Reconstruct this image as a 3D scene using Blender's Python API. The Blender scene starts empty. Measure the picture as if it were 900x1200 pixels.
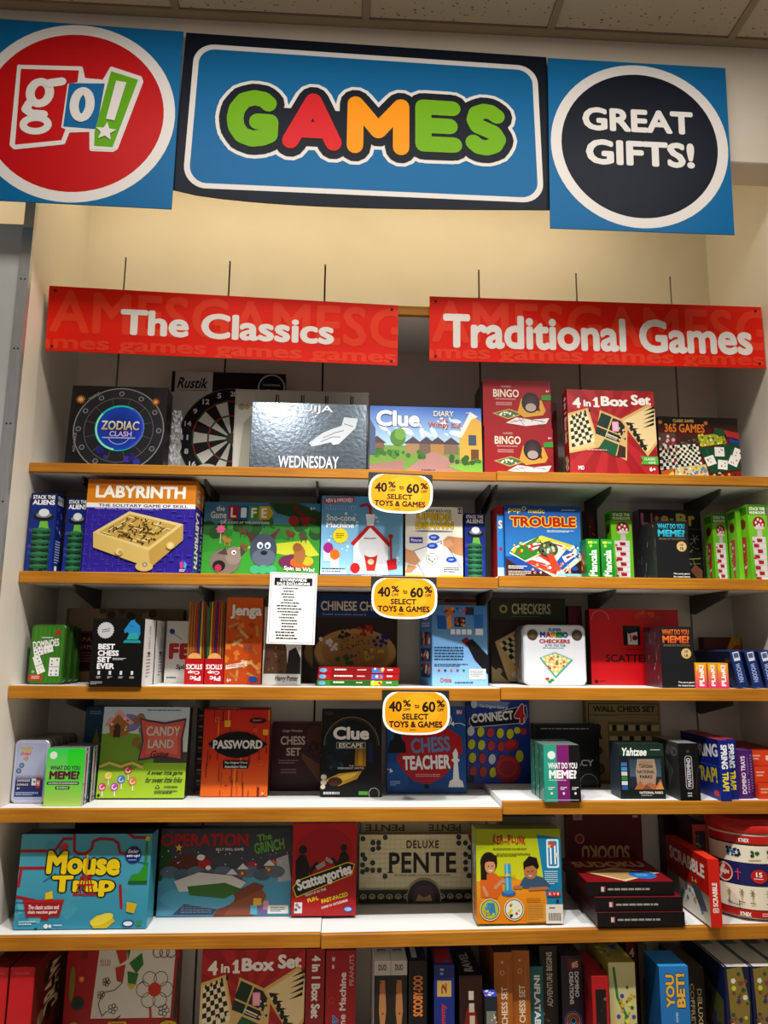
import bpy, bmesh, math, random
from mathutils import Vector, Matrix
from mathutils.geometry import tessellate_polygon

# ---------------------------------------------------------------- camera, world, lights, exposure
scene = bpy.context.scene
COL = scene.collection
cam_data = bpy.data.cameras.new('camera')
cam_data.sensor_fit = 'VERTICAL'; cam_data.sensor_height = 36.0
cam_data.lens = 881.99 / 1200 * 36.0; cam_data.clip_start = 0.05
cam = bpy.data.objects.new('camera', cam_data); COL.objects.link(cam)
pit, yaw, rol = (math.radians(a) for a in (10.105, 3.017, 0.519))
fw = Vector((math.sin(yaw)*math.cos(pit), math.cos(yaw)*math.cos(pit), math.sin(pit)))
r0 = Vector((math.cos(yaw), -math.sin(yaw), 0)); u0 = r0.cross(fw)
rt = math.cos(rol)*r0 + math.sin(rol)*u0; up = -math.sin(rol)*r0 + math.cos(rol)*u0
M = Matrix((rt, up, -fw)).transposed().to_4x4(); M.translation = (1.005, -2.728, 1.4367)
cam.matrix_world = M
scene.camera = cam

world = bpy.data.worlds.new('shop_ambience'); scene.world = world; world.use_nodes = True
bg = world.node_tree.nodes['Background']
bg.inputs[0].default_value = (1.0, 0.95, 0.88, 1); bg.inputs[1].default_value = 0.145

def spot(name, loc, target, watts, color, size, radius, blend=0.5):
    l = bpy.data.lights.new(name, 'SPOT'); l.energy = watts; l.color = color
    l.spot_size = math.radians(size); l.spot_blend = blend; l.shadow_soft_size = radius
    o = bpy.data.objects.new(name, l); COL.objects.link(o); o.location = loc
    o.rotation_euler = (Vector(target) - Vector(loc)).to_track_quat('-Z', 'Y').to_euler()
    return o
KEY = (1.0, 0.985, 0.965)
for i, (lx, lw) in enumerate(((0.66, 86), (1.28, 97), (1.95, 88))):
    spot('track_lamp' + (f'.{i:03d}' if i else ''), (lx, -1.36, 2.93), (lx+(.1 if i == 0 else -.1 if i == 2 else 0), -0.76, 0.30), lw, KEY, 108, 0.03, 1.0)
# unseen area lamp added under the ceiling to brighten header and shelf fronts
tr = bpy.data.lights.new('ceiling_fill_lamp', 'AREA'); tr.shape = 'RECTANGLE'; tr.size = 2.4; tr.size_y = 0.3; tr.energy = 31; tr.color = (1, .95, .88)
to = bpy.data.objects.new('ceiling_fill_lamp', tr); COL.objects.link(to); to.location = (1.25, -1.35, 3.415)
# warm lamp strip behind the header board
for nm, lx, ln, lw in (('cove_lamp', 1.05, 2.0, 5.6), ('cove_lamp.001', -.62, .9, 2.4)):
    la = bpy.data.lights.new(nm, 'AREA'); la.shape = 'RECTANGLE'; la.size = ln; la.size_y = 0.05
    la.energy = lw; la.color = (1.0, 0.82, 0.50)
    lo = bpy.data.objects.new(nm, la); COL.objects.link(lo); lo.location = (lx, -0.40, 3.22)
    lo.rotation_euler = (math.radians(28), 0, 0)

vs = scene.view_settings
vs.view_transform = 'Standard'; vs.look = 'None'; vs.exposure = 0.2; vs.gamma = 1.0; vs.use_curve_mapping = False

# ---------------------------------------------------------------- colours and materials
def lin(h):
    if isinstance(h, (tuple, list)): return tuple(h)
    if len(h) == 3: h = ''.join(ch*2 for ch in h)
    v = [int(h[i:i+2], 16)/255 for i in (0, 2, 4)]
    return tuple(x/12.92 if x <= .04045 else ((x+.055)/1.055)**2.4 for x in v)
MATS = {}
INK = 1.2   # density of the printing inks
def nodes_of(name):
    m = bpy.data.materials.new(name); m.use_nodes = True
    nt = m.node_tree; return m, nt, nt.nodes['Principled BSDF']
def noise(nt, scale, detail=3, rough=.5, stretch=None):
    tc = nt.nodes.new('ShaderNodeTexCoord'); n = nt.nodes.new('ShaderNodeTexNoise')
    n.inputs['Scale'].default_value = scale; n.inputs['Detail'].default_value = detail; n.inputs['Roughness'].default_value = rough
    src = tc.outputs['Object']
    if stretch:
        mp = nt.nodes.new('ShaderNodeMapping'); mp.inputs['Scale'].default_value = stretch
        nt.links.new(src, mp.inputs[0]); src = mp.outputs[0]
    nt.links.new(src, n.inputs['Vector']); return n
def ramp(nt, src, stops):
    r = nt.nodes.new('ShaderNodeValToRGB'); nt.links.new(src, r.inputs[0])
    e = r.color_ramp.elements
    while len(e) < len(stops): e.new(.5)
    for el, (p, c) in zip(e, stops): el.position = p; el.color = (*lin(c), 1)
    return r
def plain(name, c, rough=.5, metal=0, c2=None, scale=6, coat=0, stretch=None, bump=0):
    if name in MATS: return MATS[name]
    m, nt, b = nodes_of(name)
    b.inputs['Roughness'].default_value = rough; b.inputs['Metallic'].default_value = metal
    b.inputs['Coat Weight'].default_value = coat; b.inputs['Coat Roughness'].default_value = .15
    n = noise(nt, scale, 4, .55, stretch)
    r = ramp(nt, n.outputs[0], [(.3, c), (.7, c2 or c)]); nt.links.new(r.outputs[0], b.inputs['Base Color'])
    if bump:
        bp = nt.nodes.new('ShaderNodeBump'); bp.inputs['Strength'].default_value = bump; bp.inputs['Distance'].default_value = .002
        nt.links.new(n.outputs[0], bp.inputs['Height']); nt.links.new(bp.outputs[0], b.inputs['Normal'])
    MATS[name] = m; return m
def card(name, rough=.38, metal=0, coat=0, bump=0, bscale=60, var=.12, spec=.3):
    if name in MATS: return MATS[name]
    m, nt, b = nodes_of(name)
    at = nt.nodes.new('ShaderNodeAttribute'); at.attribute_name = 'ink'
    nt.links.new(at.outputs['Color'], b.inputs['Base Color'])
    b.inputs['Metallic'].default_value = metal; b.inputs['Coat Weight'].default_value = coat; b.inputs['Coat Roughness'].default_value = .12
    b.inputs['Specular IOR Level'].default_value = spec
    n = noise(nt, bscale, 3); mr = nt.nodes.new('ShaderNodeMapRange')
    mr.inputs['To Min'].default_value = rough-var/2; mr.inputs['To Max'].default_value = rough+var/2
    nt.links.new(n.outputs[0], mr.inputs[0]); nt.links.new(mr.outputs[0], b.inputs['Roughness'])
    if bump:
        bp = nt.nodes.new('ShaderNodeBump'); bp.inputs['Strength'].default_value = bump; bp.inputs['Distance'].default_value = .001
        nt.links.new(n.outputs[0], bp.inputs['Height']); nt.links.new(bp.outputs[0], b.inputs['Normal'])
    MATS[name] = m; return m
CARD = card('printed_card', .42)
GLOSS = card('glossy_print', .34, coat=.25)
SIGN = card('sign_vinyl', .5, spec=.14)
FOIL = card('silver_foil', .22, .9, 0, .5, 75, .06)
TIN = card('printed_tin', .3, .15, .3)
WHITE = plain('white_laminate', 'e4e5e3', .5, c2='dedfdc', scale=3)
WALLW = plain('painted_wall', 'dfd8cb', .6, c2='d6cdbd', scale=2.2)
BEAM = plain('beige_beam_paint', 'd0c5b4', .7, c2='c9bda9', scale=3)
GREYP = plain('grey_panel', 'c4c6c4', .55, c2='bcbfbe', scale=3)
BRK = plain('dark_bracket_metal', '45443f', .5, .3, '3b3a36')
BLACKM = plain('black_channel_metal', '141312', .6, .2, '1a1917')
TBAR = plain('tbar_paint', '9c8a70', .55, c2='93826a')
CHROME = plain('brushed_chrome', 'd4d5d6', .38, .75, 'bcbdbe', 20, stretch=(40, 40, .6))
FLOORM = plain('floor_tile', 'b9ab94', .6, c2='ab9c86', scale=3)
def wood_mat():
    m, nt, b = nodes_of('maple_edge'); b.inputs['Roughness'].default_value = .5; b.inputs['Specular IOR Level'].default_value = .25
    n = noise(nt, 4, 6, .6, (1.2, 9, 38)); r = ramp(nt, n.outputs[0], [(.25, '9a6012'), (.5, 'b0731a'), (.75, 'c08328')])
    n2 = noise(nt, 2.1, 1, .5, (1.5, .1, .1)); r2 = ramp(nt, n2.outputs[0], [(.42, 'f0e6da'), (.58, 'ffffff')])
    mx = nt.nodes.new('ShaderNodeMix'); mx.data_type = 'RGBA'; mx.blend_type = 'MULTIPLY'; mx.inputs[0].default_value = 1
    nt.links.new(r.outputs[0], mx.inputs[6]); nt.links.new(r2.outputs[0], mx.inputs[7]); nt.links.new(mx.outputs[2], b.inputs['Base Color'])
    return m
WOOD = wood_mat()
def tile_mat():
    m, nt, b = nodes_of('mineral_ceiling_tile'); b.inputs['Roughness'].default_value = .9
    tc = nt.nodes.new('ShaderNodeTexCoord'); v = nt.nodes.new('ShaderNodeTexVoronoi'); v.inputs['Scale'].default_value = 62
    mp = nt.nodes.new('ShaderNodeMapping'); mp.inputs['Scale'].default_value = (.7, 1.3, 1)
    nt.links.new(tc.outputs['Object'], mp.inputs[0]); nt.links.new(mp.outputs[0], v.inputs['Vector'])
    n = noise(nt, 45, 2); mth = nt.nodes.new('ShaderNodeMath'); mth.operation = 'MULTIPLY_ADD'
    mth.inputs[1].default_value = .55; nt.links.new(n.outputs[0], mth.inputs[0]); nt.links.new(v.outputs['Distance'], mth.inputs[2])
    r = ramp(nt, mth.outputs[0], [(.36, '6b5a44'), (.45, 'c2b198')])
    nt.links.new(r.outputs[0], b.inputs['Base Color'])
    bp = nt.nodes.new('ShaderNodeBump'); bp.inputs['Strength'].default_value = .6; bp.inputs['Distance'].default_value = .003
    nt.links.new(r.outputs[0], bp.inputs['Height']); nt.links.new(bp.outputs[0], b.inputs['Normal'])
    return m
TILE = tile_mat()

# ---------------------------------------------------------------- mesh helpers
def link(name, me, mat=None, parent=None):
    o = bpy.data.objects.new(name, me); COL.objects.link(o)
    if mat: me.materials.append(mat)
    if parent: o.parent = parent
    return o
def tag(o, label=None, cat=None, group=None, kind=None):
    if label: o['label'] = label
    if cat: o['category'] = cat
    if group: o['group'] = group
    if kind: o['kind'] = kind
    return o
def empty(name, loc=(0, 0, 0), rot=(0, 0, 0)):
    o = bpy.data.objects.new(name, None); COL.objects.link(o); o.location = loc; o.rotation_euler = rot
    o.empty_display_size = .05; return o
def cuboid(bm, x0, x1, y0, y1, z0, z1, bev=0):
    r = bmesh.ops.create_cube(bm, size=1)
    for v in r['verts']:
        v.co = Vector((x0 if v.co.x < 0 else x1, y0 if v.co.y < 0 else y1, z0 if v.co.z < 0 else z1))
    if bev:
        es = {e for v in r['verts'] for e in v.link_edges}
        bmesh.ops.bevel(bm, geom=list(es), offset=bev, segments=1, affect='EDGES', profile=.5)
def done(bm, name, mat, parent=None, inks=None):
    bm.normal_update(); me = bpy.data.meshes.new(name); bm.to_mesh(me); bm.free()
    if inks: ink_faces(me, inks)
    return link(name, me, mat, parent)
def bx(name, x0, x1, y0, y1, z0, z1, mat, parent=None, bev=0, inks=None):
    bm = bmesh.new(); cuboid(bm, x0, x1, y0, y1, z0, z1, bev); return done(bm, name, mat, parent, inks)
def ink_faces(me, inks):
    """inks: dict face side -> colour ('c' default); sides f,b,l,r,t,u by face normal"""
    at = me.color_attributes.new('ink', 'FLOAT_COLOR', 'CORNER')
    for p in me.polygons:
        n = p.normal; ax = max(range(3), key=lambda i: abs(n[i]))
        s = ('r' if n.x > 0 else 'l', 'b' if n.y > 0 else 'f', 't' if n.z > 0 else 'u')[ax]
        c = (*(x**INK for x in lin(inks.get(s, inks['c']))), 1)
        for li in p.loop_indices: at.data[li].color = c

# ---------------------------------------------------------------- flat print: shapes in u (right) / v (down), 0..1
FONT = {}
def glyphs(s, off, res, space):
    k = (s, round(off, 3), res, space)
    if k not in FONT:
        cu = bpy.data.curves.new('lettering', 'FONT'); cu.body = s; cu.resolution_u = res; cu.offset = off; cu.space_character = space
        cu.align_x = 'CENTER' if '\n' in s else 'LEFT'
        ob = bpy.data.objects.new('lettering', cu); me = bpy.data.meshes.new_from_object(ob)
        FONT[k] = ([(v.co.x, v.co.y) for v in me.vertices], [tuple(p.vertices) for p in me.polygons])
        bpy.data.objects.remove(ob); bpy.data.curves.remove(cu); bpy.data.meshes.remove(me)
    return FONT[k]
def clip(pts, cols):
    for ax, lim, sg in ((0, 0, 1), (0, 1, -1), (1, 0, 1), (1, 1, -1)):
        if not pts: return pts, cols
        out, oc = [], []
        for i in range(len(pts)):
            a, b = pts[i-1], pts[i]; ca, cb = cols[i-1], cols[i]
            ia, ib = sg*(a[ax]-lim) >= 0, sg*(b[ax]-lim) >= 0
            if ia != ib:
                t = (lim-a[ax])/(b[ax]-a[ax])
                out.append((a[0]+t*(b[0]-a[0]), a[1]+t*(b[1]-a[1]))); oc.append(tuple(ca[j]+t*(cb[j]-ca[j]) for j in range(3)))
            if ib: out.append(b); oc.append(cb)
        pts, cols = out, oc
    return pts, cols
class Art:
    def __init__(s, w, h): s.w, s.h, s.P, s.k = w, h, [], 0
    def add(s, pts, cols):
        if any(not (0 <= p[0] <= 1 and 0 <= p[1] <= 1) for p in pts): pts, cols = clip(pts, cols)
        if len(pts) > 2: s.P.append((s.k, pts, cols))
    def up(s): s.k += 1; return s
    def r(s, a, b, c, d, col):
        s.up(); s.add([(a, b), (c, b), (c, d), (a, d)], [lin(col)]*4); return s
    def g(s, a, b, c, d, c1, c2, horiz=False):
        s.up(); x, y = lin(c1), lin(c2)
        s.add([(a, b), (c, b), (c, d), (a, d)], [x, y, y, x] if horiz else [x, x, y, y]); return s
    def p(s, pts, col):
        s.up(); c = lin(col)
        for t in tessellate_polygon([[Vector((*q, 0)) for q in pts]]): s.add([pts[i] for i in t], [c]*3)
        return s
    def e(s, u, v, ru, rv, col, n=20, rot=0, c2=None, a0=0, a1=360):
        s.up(); c = lin(col); d = lin(c2) if c2 else c; R = math.radians(rot); pts = []
        for i in range(n if a1-a0 == 360 else n+1):
            t = math.radians(a0+(a1-a0)*i/n); x, y = ru*s.w*math.cos(t), rv*s.h*math.sin(t)
            pts.append((u+(x*math.cos(R)-y*math.sin(R))/s.w, v+(x*math.sin(R)+y*math.cos(R))/s.h))
        if c2 is None: s.add(pts, [c]*len(pts))
        else:
            for i in range(len(pts)): s.add([(u, v), pts[i-1], pts[i]], [d, c, c])
        return s
    def c(s, u, v, r, col, n=20, c2=None): return s.e(u, v, r, r*s.w/s.h, col, n, 0, c2)
    def ring(s, u, v, r, wd, col, n=28, a0=0, a1=360):
        s.up(); c = lin(col); k = s.w/s.h
        for i in range(n):
            q = []
            for t, rr in ((i, r), (i+1, r), (i+1, r-wd), (i, r-wd)):
                a = math.radians(a0+(a1-a0)*t/n); q.append((u+rr*math.cos(a), v+rr*k*math.sin(a)))
            s.add(q, [c]*4)
        return s
    def rr(s, a, b, c, d, rad, col, n=5):
        s.up(); rv = rad*s.w/s.h; pts = []
        for cx, cy, t0 in ((c-rad, d-rv, 0), (a+rad, d-rv, 90), (a+rad, b+rv, 180), (c-rad, b+rv, 270)):
            for i in range(n+1):
                t = math.radians(t0+90*i/n); pts.append((cx+rad*math.cos(t), cy+rv*math.sin(t)))
        s.add(pts, [lin(col)]*len(pts)); return s
    def s(s, pts, wd, col, n=8, cap=True):
        """stroke of width wd (fraction of face width)"""
        s.up(); c = lin(col); k = s.w/s.h; h = wd/2
        for a, b in zip(pts, pts[1:]):
            dx, dy = b[0]-a[0], (b[1]-a[1])/k; L = math.hypot(dx, dy) or 1; nx, ny = -dy/L*h, dx/L*h*k
            s.k += .2; s.add([(a[0]+nx, a[1]+ny), (b[0]+nx, b[1]+ny), (b[0]-nx, b[1]-ny), (a[0]-nx, a[1]-ny)], [c]*4)
        if cap:
            for a in pts:
                s.k += .2; s.add([(a[0]+h*math.cos(2*math.pi*i/n), a[1]+h*k*math.sin(2*math.pi*i/n)) for i in range(n)], [c]*n)
        return s
    def star(s, u, v, r, col, n=5, k=.42, rot=-90):
        return s.p([(u+r*(1 if i % 2 == 0 else k)*math.cos(math.radians(rot+180*i/n)), v+s.w/s.h*r*(1 if i % 2 == 0 else k)*math.sin(math.radians(rot+180*i/n))) for i in range(2*n)], col)
    def q(s, Q, col):
        s.up(); s.add(list(Q), [lin(col)]*len(Q)); return s
    def chk(s, Q, n, m, c1, c2):
        """chequerboard inside quad Q (tl,tr,br,bl)"""
        s.q(Q, c1); s.up(); c = lin(c2)
        f = lambda x, y: tuple((Q[0][i]*(1-x)+Q[1][i]*x)*(1-y)+(Q[3][i]*(1-x)+Q[2][i]*x)*y for i in (0, 1))
        for i in range(n):
            for j in range(m):
                if (i+j) % 2: s.add([f(i/n, j/m), f((i+1)/n, j/m), f((i+1)/n, (j+1)/m), f(i/n, (j+1)/m)], [c]*4)
        return s
    def t(s, txt, a, b, c, d, col, B=.03, o=None, oc='000', q=0, rot=0, sh=0, res=3, sp=1.0, c2=None):
        """text stretched into the box a,b,c,d; B boldness, o outline width, q quarter turns, sh slant"""
        base, tris = glyphs(txt, 0, res, sp)
        if not base: return s
        x0, x1 = min(p[0] for p in base), max(p[0] for p in base); y0, y1 = min(p[1] for p in base), max(p[1] for p in base)
        ex = B*.8; x0 -= ex; x1 += ex; y0 -= ex; y1 += ex
        cu, cv = (a+c)/2*s.w, (b+d)/2*s.h; W, H = (c-a)*s.w, (d-b)*s.h
        if q % 2: W, H = H, W
        ang = math.radians(90*q+rot); ca, sa = math.cos(ang), math.sin(ang)
        def mp(x, y):
            x = ((x-x0)/(x1-x0)-.5)*W; y = (.5-(y-y0)/(y1-y0))*H; x -= sh*y
            return ((cu+x*ca-y*sa)/s.w, (cv+x*sa+y*ca)/s.h)
        def lay(rad, colr, colr2=None):
            s.up(); A, Bc = lin(colr), lin(colr2 or colr)
            dirs = [(0, 0)] if rad < .004 else [(rad*math.cos(i*math.pi/4), rad*math.sin(i*math.pi/4)) for i in range(8)]
            for dx, dy in dirs:
                s.k += .2
                V = [mp(x+dx, y+dy) for x, y in base]
                K = [tuple(A[j]+(Bc[j]-A[j])*min(1, max(0, (y1-y)/(y1-y0))) for j in range(3)) for x, y in base]
                for f in tris: s.add([V[i] for i in f], [K[i] for i in f])
        if o: lay(ex+o, oc)
        lay(ex, col, c2); return s
    def ft(s, a, b, c, d, rows, col, seed=1, fill=.9, h=.5):
        """rows of print too small to read: word-length dashes"""
        s.up(); R = random.Random(seed); k = lin(col); dv = (d-b)/rows
        for j in range(rows):
            x = a; end = a+(c-a)*(1 if j < rows-1 else R.uniform(.5, 1))*fill
            while x < end:
                L = min(R.uniform(.025, .08)*(c-a)*1.6, end-x); y = b+j*dv
                s.add([(x, y), (x+L, y), (x+L, y+dv*h), (x, y+dv*h)], [k]*4); x += L+.018*(c-a)
        return s
    def sc(s, a, b, c, d, n, cols, r0, r1, seed=1, sides=7, asp=1):
        R = random.Random(seed)
        for i in range(n):
            k = R.uniform(r0, r1)
            s.e(R.uniform(a, c), R.uniform(b, d), k, k*s.w/s.h*asp, R.choice(cols), sides, R.uniform(0, 90))
        return s
    def build(s, name, mapf, nrm, mat, parent, step=3e-5, base=2.5e-4):
        V, F, C = [], [], []; s.P.sort(key=lambda z: z[0])
        for k, pts, cols in s.P:
            off = base+k*step; i0 = len(V)
            for u, v in pts:
                p = mapf(u, v); n = nrm(u, v) if callable(nrm) else nrm
                V.append((p[0]+n[0]*off, p[1]+n[1]*off, p[2]+n[2]*off))
            F.append(list(range(i0, len(V)))); C += cols
        me = bpy.data.meshes.new(name); me.from_pydata(V, [], F)
        at = me.color_attributes.new('ink', 'FLOAT_COLOR', 'CORNER')
        buf = []; k = 0
        for c in C: buf += [max(0, c[0])**INK, max(0, c[1])**INK, max(0, c[2])**INK, 1.0]
        at.data.foreach_set('color', buf)
        return link(name, me, mat, parent)

def face_map(side, w, h, d):
    return {'f': (lambda u, v: ((u-.5)*w, 0, (1-v)*h), (0, -1, 0)),
            'l': (lambda u, v: (-w/2, (1-u)*d, (1-v)*h), (-1, 0, 0)),
            'r': (lambda u, v: (w/2, u*d, (1-v)*h), (1, 0, 0)),
            't': (lambda u, v: ((u-.5)*w, (1-v)*d, h), (0, 0, 1))}[side]
SIDES = {'f': 'front_print', 'l': 'side_print', 'r': 'side_print', 't': 'top_print'}
def box(name, label, x0, y, z, w, h, d, inks, front=None, group=None, yaw=0, lean=0, roll=0, cat='game box', mat=None, pmat=None, **faces):
    """carton standing on a shelf; x0 = left edge of front, y = front plane, z = shelf top"""
    mat = mat or CARD
    if isinstance(inks, str): inks = {'c': inks}
    th = math.radians(lean); rl = math.radians(roll)
    zz = z+.0006 + d*math.sin(th) + (w/2*abs(math.sin(rl)))
    root = empty(name, (x0+w/2, y, zz), (-th, rl, math.radians(yaw)))
    tag(root, label, cat, group)
    bx('carton', -w/2, w/2, 0, d, 0, h, mat, root, .0012, inks)
    if front: faces['f'] = front
    for sd, fn in faces.items():
        if not fn: continue
        fw_, fh = (w, h) if sd == 'f' else (d, h) if sd in 'lr' else (w, d)
        a = Art(fw_, fh); fn(a); mp, n = face_map(sd, w, h, d); a.build(SIDES[sd], mp, n, pmat or mat, root)
    return root
# ---------------------------------------------------------------- the setting
W = 2.44; ZT = 3.43
def struct(o, label, cat): return tag(o, label, cat, kind='structure')
struct(bx('floor', -1.2, 3.8, -4.2, .02, -.05, 0, FLOORM), 'beige floor in front of the shelving bay', 'floor')
SLITS = [.146, .543, .911, 1.514, 1.903, 2.284]
bm = bmesh.new(); g = .0035
xs = [0]+SLITS+[W]
cuboid(bm, 0, W, 0, .018, 2.90, ZT)
cuboid(bm, -.05, W+.05, .026, .05, 0, ZT)
wb = struct(done(bm, 'wall_back', WALLW), 'pale back wall panels split by dark slots', 'wall')
for i in range(len(xs)-1):
    bx('wall_panel', xs[i]+(g if i else 0), xs[i+1]-(g if i < len(xs)-2 else 0), 0, .018, 0, 2.9, WALLW, wb)
for x in SLITS: bx('slot_standard', x-.009, x+.009, .0185, .0255, .02, 2.9, BLACKM, wb)
struct(bx('wall_left', -.03, 0, -.455, .0, 0, ZT, WALLW), 'white partition at the left end of the shelves', 'wall')
struct(bx('wall_right', W, W+.03, -.475, .0, 0, ZT, WALLW), 'white partition at the right end of the shelves', 'wall')
st = struct(bx('trim_1', -.031, .001, -.475, -.456, 0, 2.735, CHROME), 'vertical chrome strip capping the left partition', 'trim')
for z in (1.62, 1.85, 2.09, 2.33, 2.56):
    for dx in (-.022, -.010):
        bmx = bmesh.new(); bmesh.ops.create_cone(bmx, cap_ends=True, segments=10, radius1=.0028, radius2=.002, depth=.002, matrix=Matrix.Translation((dx, -.476, z)) @ Matrix.Rotation(math.pi/2, 4, 'X'))
        done(bmx, 'slot_screw', BLACKM, st)
struct(bx('trim_2', -.031, .001, -.475, -.456, 2.736, ZT, BEAM), 'beige post above the chrome strip', 'trim')
struct(bx('wall_neighbour', -1.2, -.0315, -.470, -.44, 0, 2.748, GREYP), 'grey end panel of the next bay left of the chrome strip', 'wall')
struct(bx('wall_neighbour', W+.0315, 3.8, -.470, -.44, 0, 2.748, GREYP), 'grey end panel of the next bay right of the shelves', 'wall')
struct(bx('wall_behind', -1.2, -.0315, -.03, 0, 2.3, ZT, WALLW), 'cream wall of the next bay above the grey panel', 'wall')
# header beam
struct(bx('wall_header', -1.2, 3.8, -.58, -.457, 2.998, ZT, BEAM, bev=.003), 'beige header beam under the ceiling behind the hanging signs', 'wall')
# ceiling with lay-in tiles
ce = struct(bx('ceiling', -1.2, 3.8, -4.2, .05, ZT+.03, ZT+.06, BEAM), 'suspended ceiling of speckled beige tiles', 'ceiling')
t = .606; X0 = .437-2*t; Y1 = -.603
tile_me = None
for i in range(7):
    for j in range(5):
        xa, ya = X0+i*t+.011, Y1-(j+1)*t+.011
        bm = bmesh.new(); cuboid(bm, 0, t-.022, 0, t-.022, 0, .015, .003)
        o = done(bm, 'ceiling_tile', TILE, ce); o.location = (xa, ya, ZT+.004)
for i in range(8): bx('ceiling_rail', X0+i*t-.012, X0+i*t+.012, -3.9, -.60, ZT-.001, ZT+.022, TBAR, ce)
for j in range(5): bx('ceiling_rail', -1.1, 3.75, Y1-(j+1)*t-.012, Y1-(j+1)*t+.012, ZT-.0005, ZT+.021, TBAR, ce)
bx('wall_angle', -1.2, 3.75, -.612, -.5805, ZT-.002, ZT+.02, TBAR, ce)

# ---------------------------------------------------------------- shelves
YF = -.342
def shelf(x0, x1, z, thick, slits, label, tilt=0, group='shelves of the display bay'):
    root = empty('shelf', (x0, 0, z)); tag(root, label, 'shelf', group); L = x1-x0
    bx('board', .001, L-.001, YF+.018, -.003, -thick+.003, 0, WHITE, root)
    bx('wood_edge', .001, L-.001, YF, YF+.0178, -thick, .0004, WOOD, root, .002)
    for sx in slits:
        bm = bmesh.new(); x = sx-x0
        v = [bm.verts.new((x+dx, yy, zz)) for dx in (-.0035, .0035) for yy, zz in ((-.002, -thick+.002), (-.002, -thick-.062), (-.03, -thick-.066), (-.265, -thick-.018), (-.275, -thick+.002))]
        a, b = v[:5], v[5:]
        bm.faces.new(a[::-1]); bm.faces.new(b)
        for i in range(5): bm.faces.new((a[i], a[(i+1) % 5], b[(i+1) % 5], b[i]))
        done(bm, 'bracket', BRK, root)
    if tilt: root.rotation_euler = (0, -tilt, 0)
    return root
SL, SR = (.146, .911, 1.490), (1.514, 2.284)
Z1L, Z1R, Z2L, Z2R, Z3L, Z3R, Z4L, Z4R, Z5L, Z5R, Z6 = 2.002, 2.006, 1.656, 1.662, 1.309, 1.313, .955, .974, .608, .613, .170
shelf(.018, 1.5, 2.575, .033, (), 'high shelf behind the red banner on the left')
shelf(1.5, W, 2.578, .033, (), 'high shelf behind the red banner on the right')
names = ['top', 'second', 'third', 'fourth', 'fifth']
for i, (zl, zr, tl, tr) in enumerate(((Z1L, Z1R, .030, .033), (Z2L, Z2R, .036, .036), (Z3L, Z3R, .038, .038), (Z4L, Z4R, .038, .038))):
    shelf(0, 1.5, zl, tl, ((.146, .543, .911, 1.490), (.146, .543, 1.490), (.146, .543), (.146, .543))[i], f'long left shelf with maple edge, {names[i]} stocked level from above')
    shelf(1.5, W, zr, tr, ((1.514, 1.903, 2.284), (1.903, 2.284), (2.284,), ())[i], f'short right shelf with maple edge, {names[i]} stocked level from above')
shelf(0, .957, Z5L, .038, (.146, .911), 'left shelf with maple edge under the turquoise box, fifth stocked level')
shelf(.957, W, Z5R-.008, .038, (1.09,), 'right shelf with maple edge under the orange back-facing box, fifth stocked level', tilt=.010)
shelf(0, W, Z6, .038, SL+SR, 'lowest deck shelf below the bottom row of boxes')

# ---------------------------------------------------------------- header and banner signs
def sign(name, label, TL, TR, BR, BL, y, draw, w, h, thick=.004, bulge=None, cat='sign', base='f00'):
    """flat panel given by its four measured corners (x, z)"""
    cx = (BL[0]+BR[0])/2; cz = min(BL[1], BR[1])
    root = empty(name, (cx, y, cz)); tag(root, label, cat, 'shop signs over the display')
    def mp(u, v):
        x = (TL[0]*(1-u)+TR[0]*u)*(1-v)+(BL[0]*(1-u)+BR[0]*u)*v
        z = (TL[1]*(1-u)+TR[1]*u)*(1-v)+(BL[1]*(1-u)+BR[1]*u)*v
        dy = 0
        if bulge: dz, dy = bulge(u, v); z += dz
        return (x-cx, dy, z-cz)
    bm = bmesh.new(); N = 16
    fr = [[bm.verts.new(mp(i/N, j/N)) for i in range(N+1)] for j in range(N+1)]
    bk = [[bm.verts.new(Vector(mp(i/N, j/N))+Vector((0, thick, 0))) for i in range(N+1)] for j in range(N+1)]
    for j in range(N):
        for i in range(N):
            bm.faces.new((fr[j][i], fr[j+1][i], fr[j+1][i+1], fr[j][i+1])); bm.faces.new((bk[j][i], bk[j][i+1], bk[j+1][i+1], bk[j+1][i]))
    for i in range(N):
        bm.faces.new((fr[0][i], fr[0][i+1], bk[0][i+1], bk[0][i])); bm.faces.new((fr[N][i+1], fr[N][i], bk[N][i], bk[N][i+1]))
        bm.faces.new((fr[i+1][0], fr[i][0], bk[i][0], bk[i+1][0])); bm.faces.new((fr[i][N], fr[i+1][N], bk[i+1][N], bk[i][N]))
    done(bm, 'panel', SIGN, root, inks={'c': base})
    a = Art(w, h); draw(a); a.build('sign_print', mp, (0, -1, 0), SIGN, root, step=6e-5, base=4e-4)
    return root, mp
BLUE, NAVY, SW = '0b74a6', '0e1c2e', 'e2deda'
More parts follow.
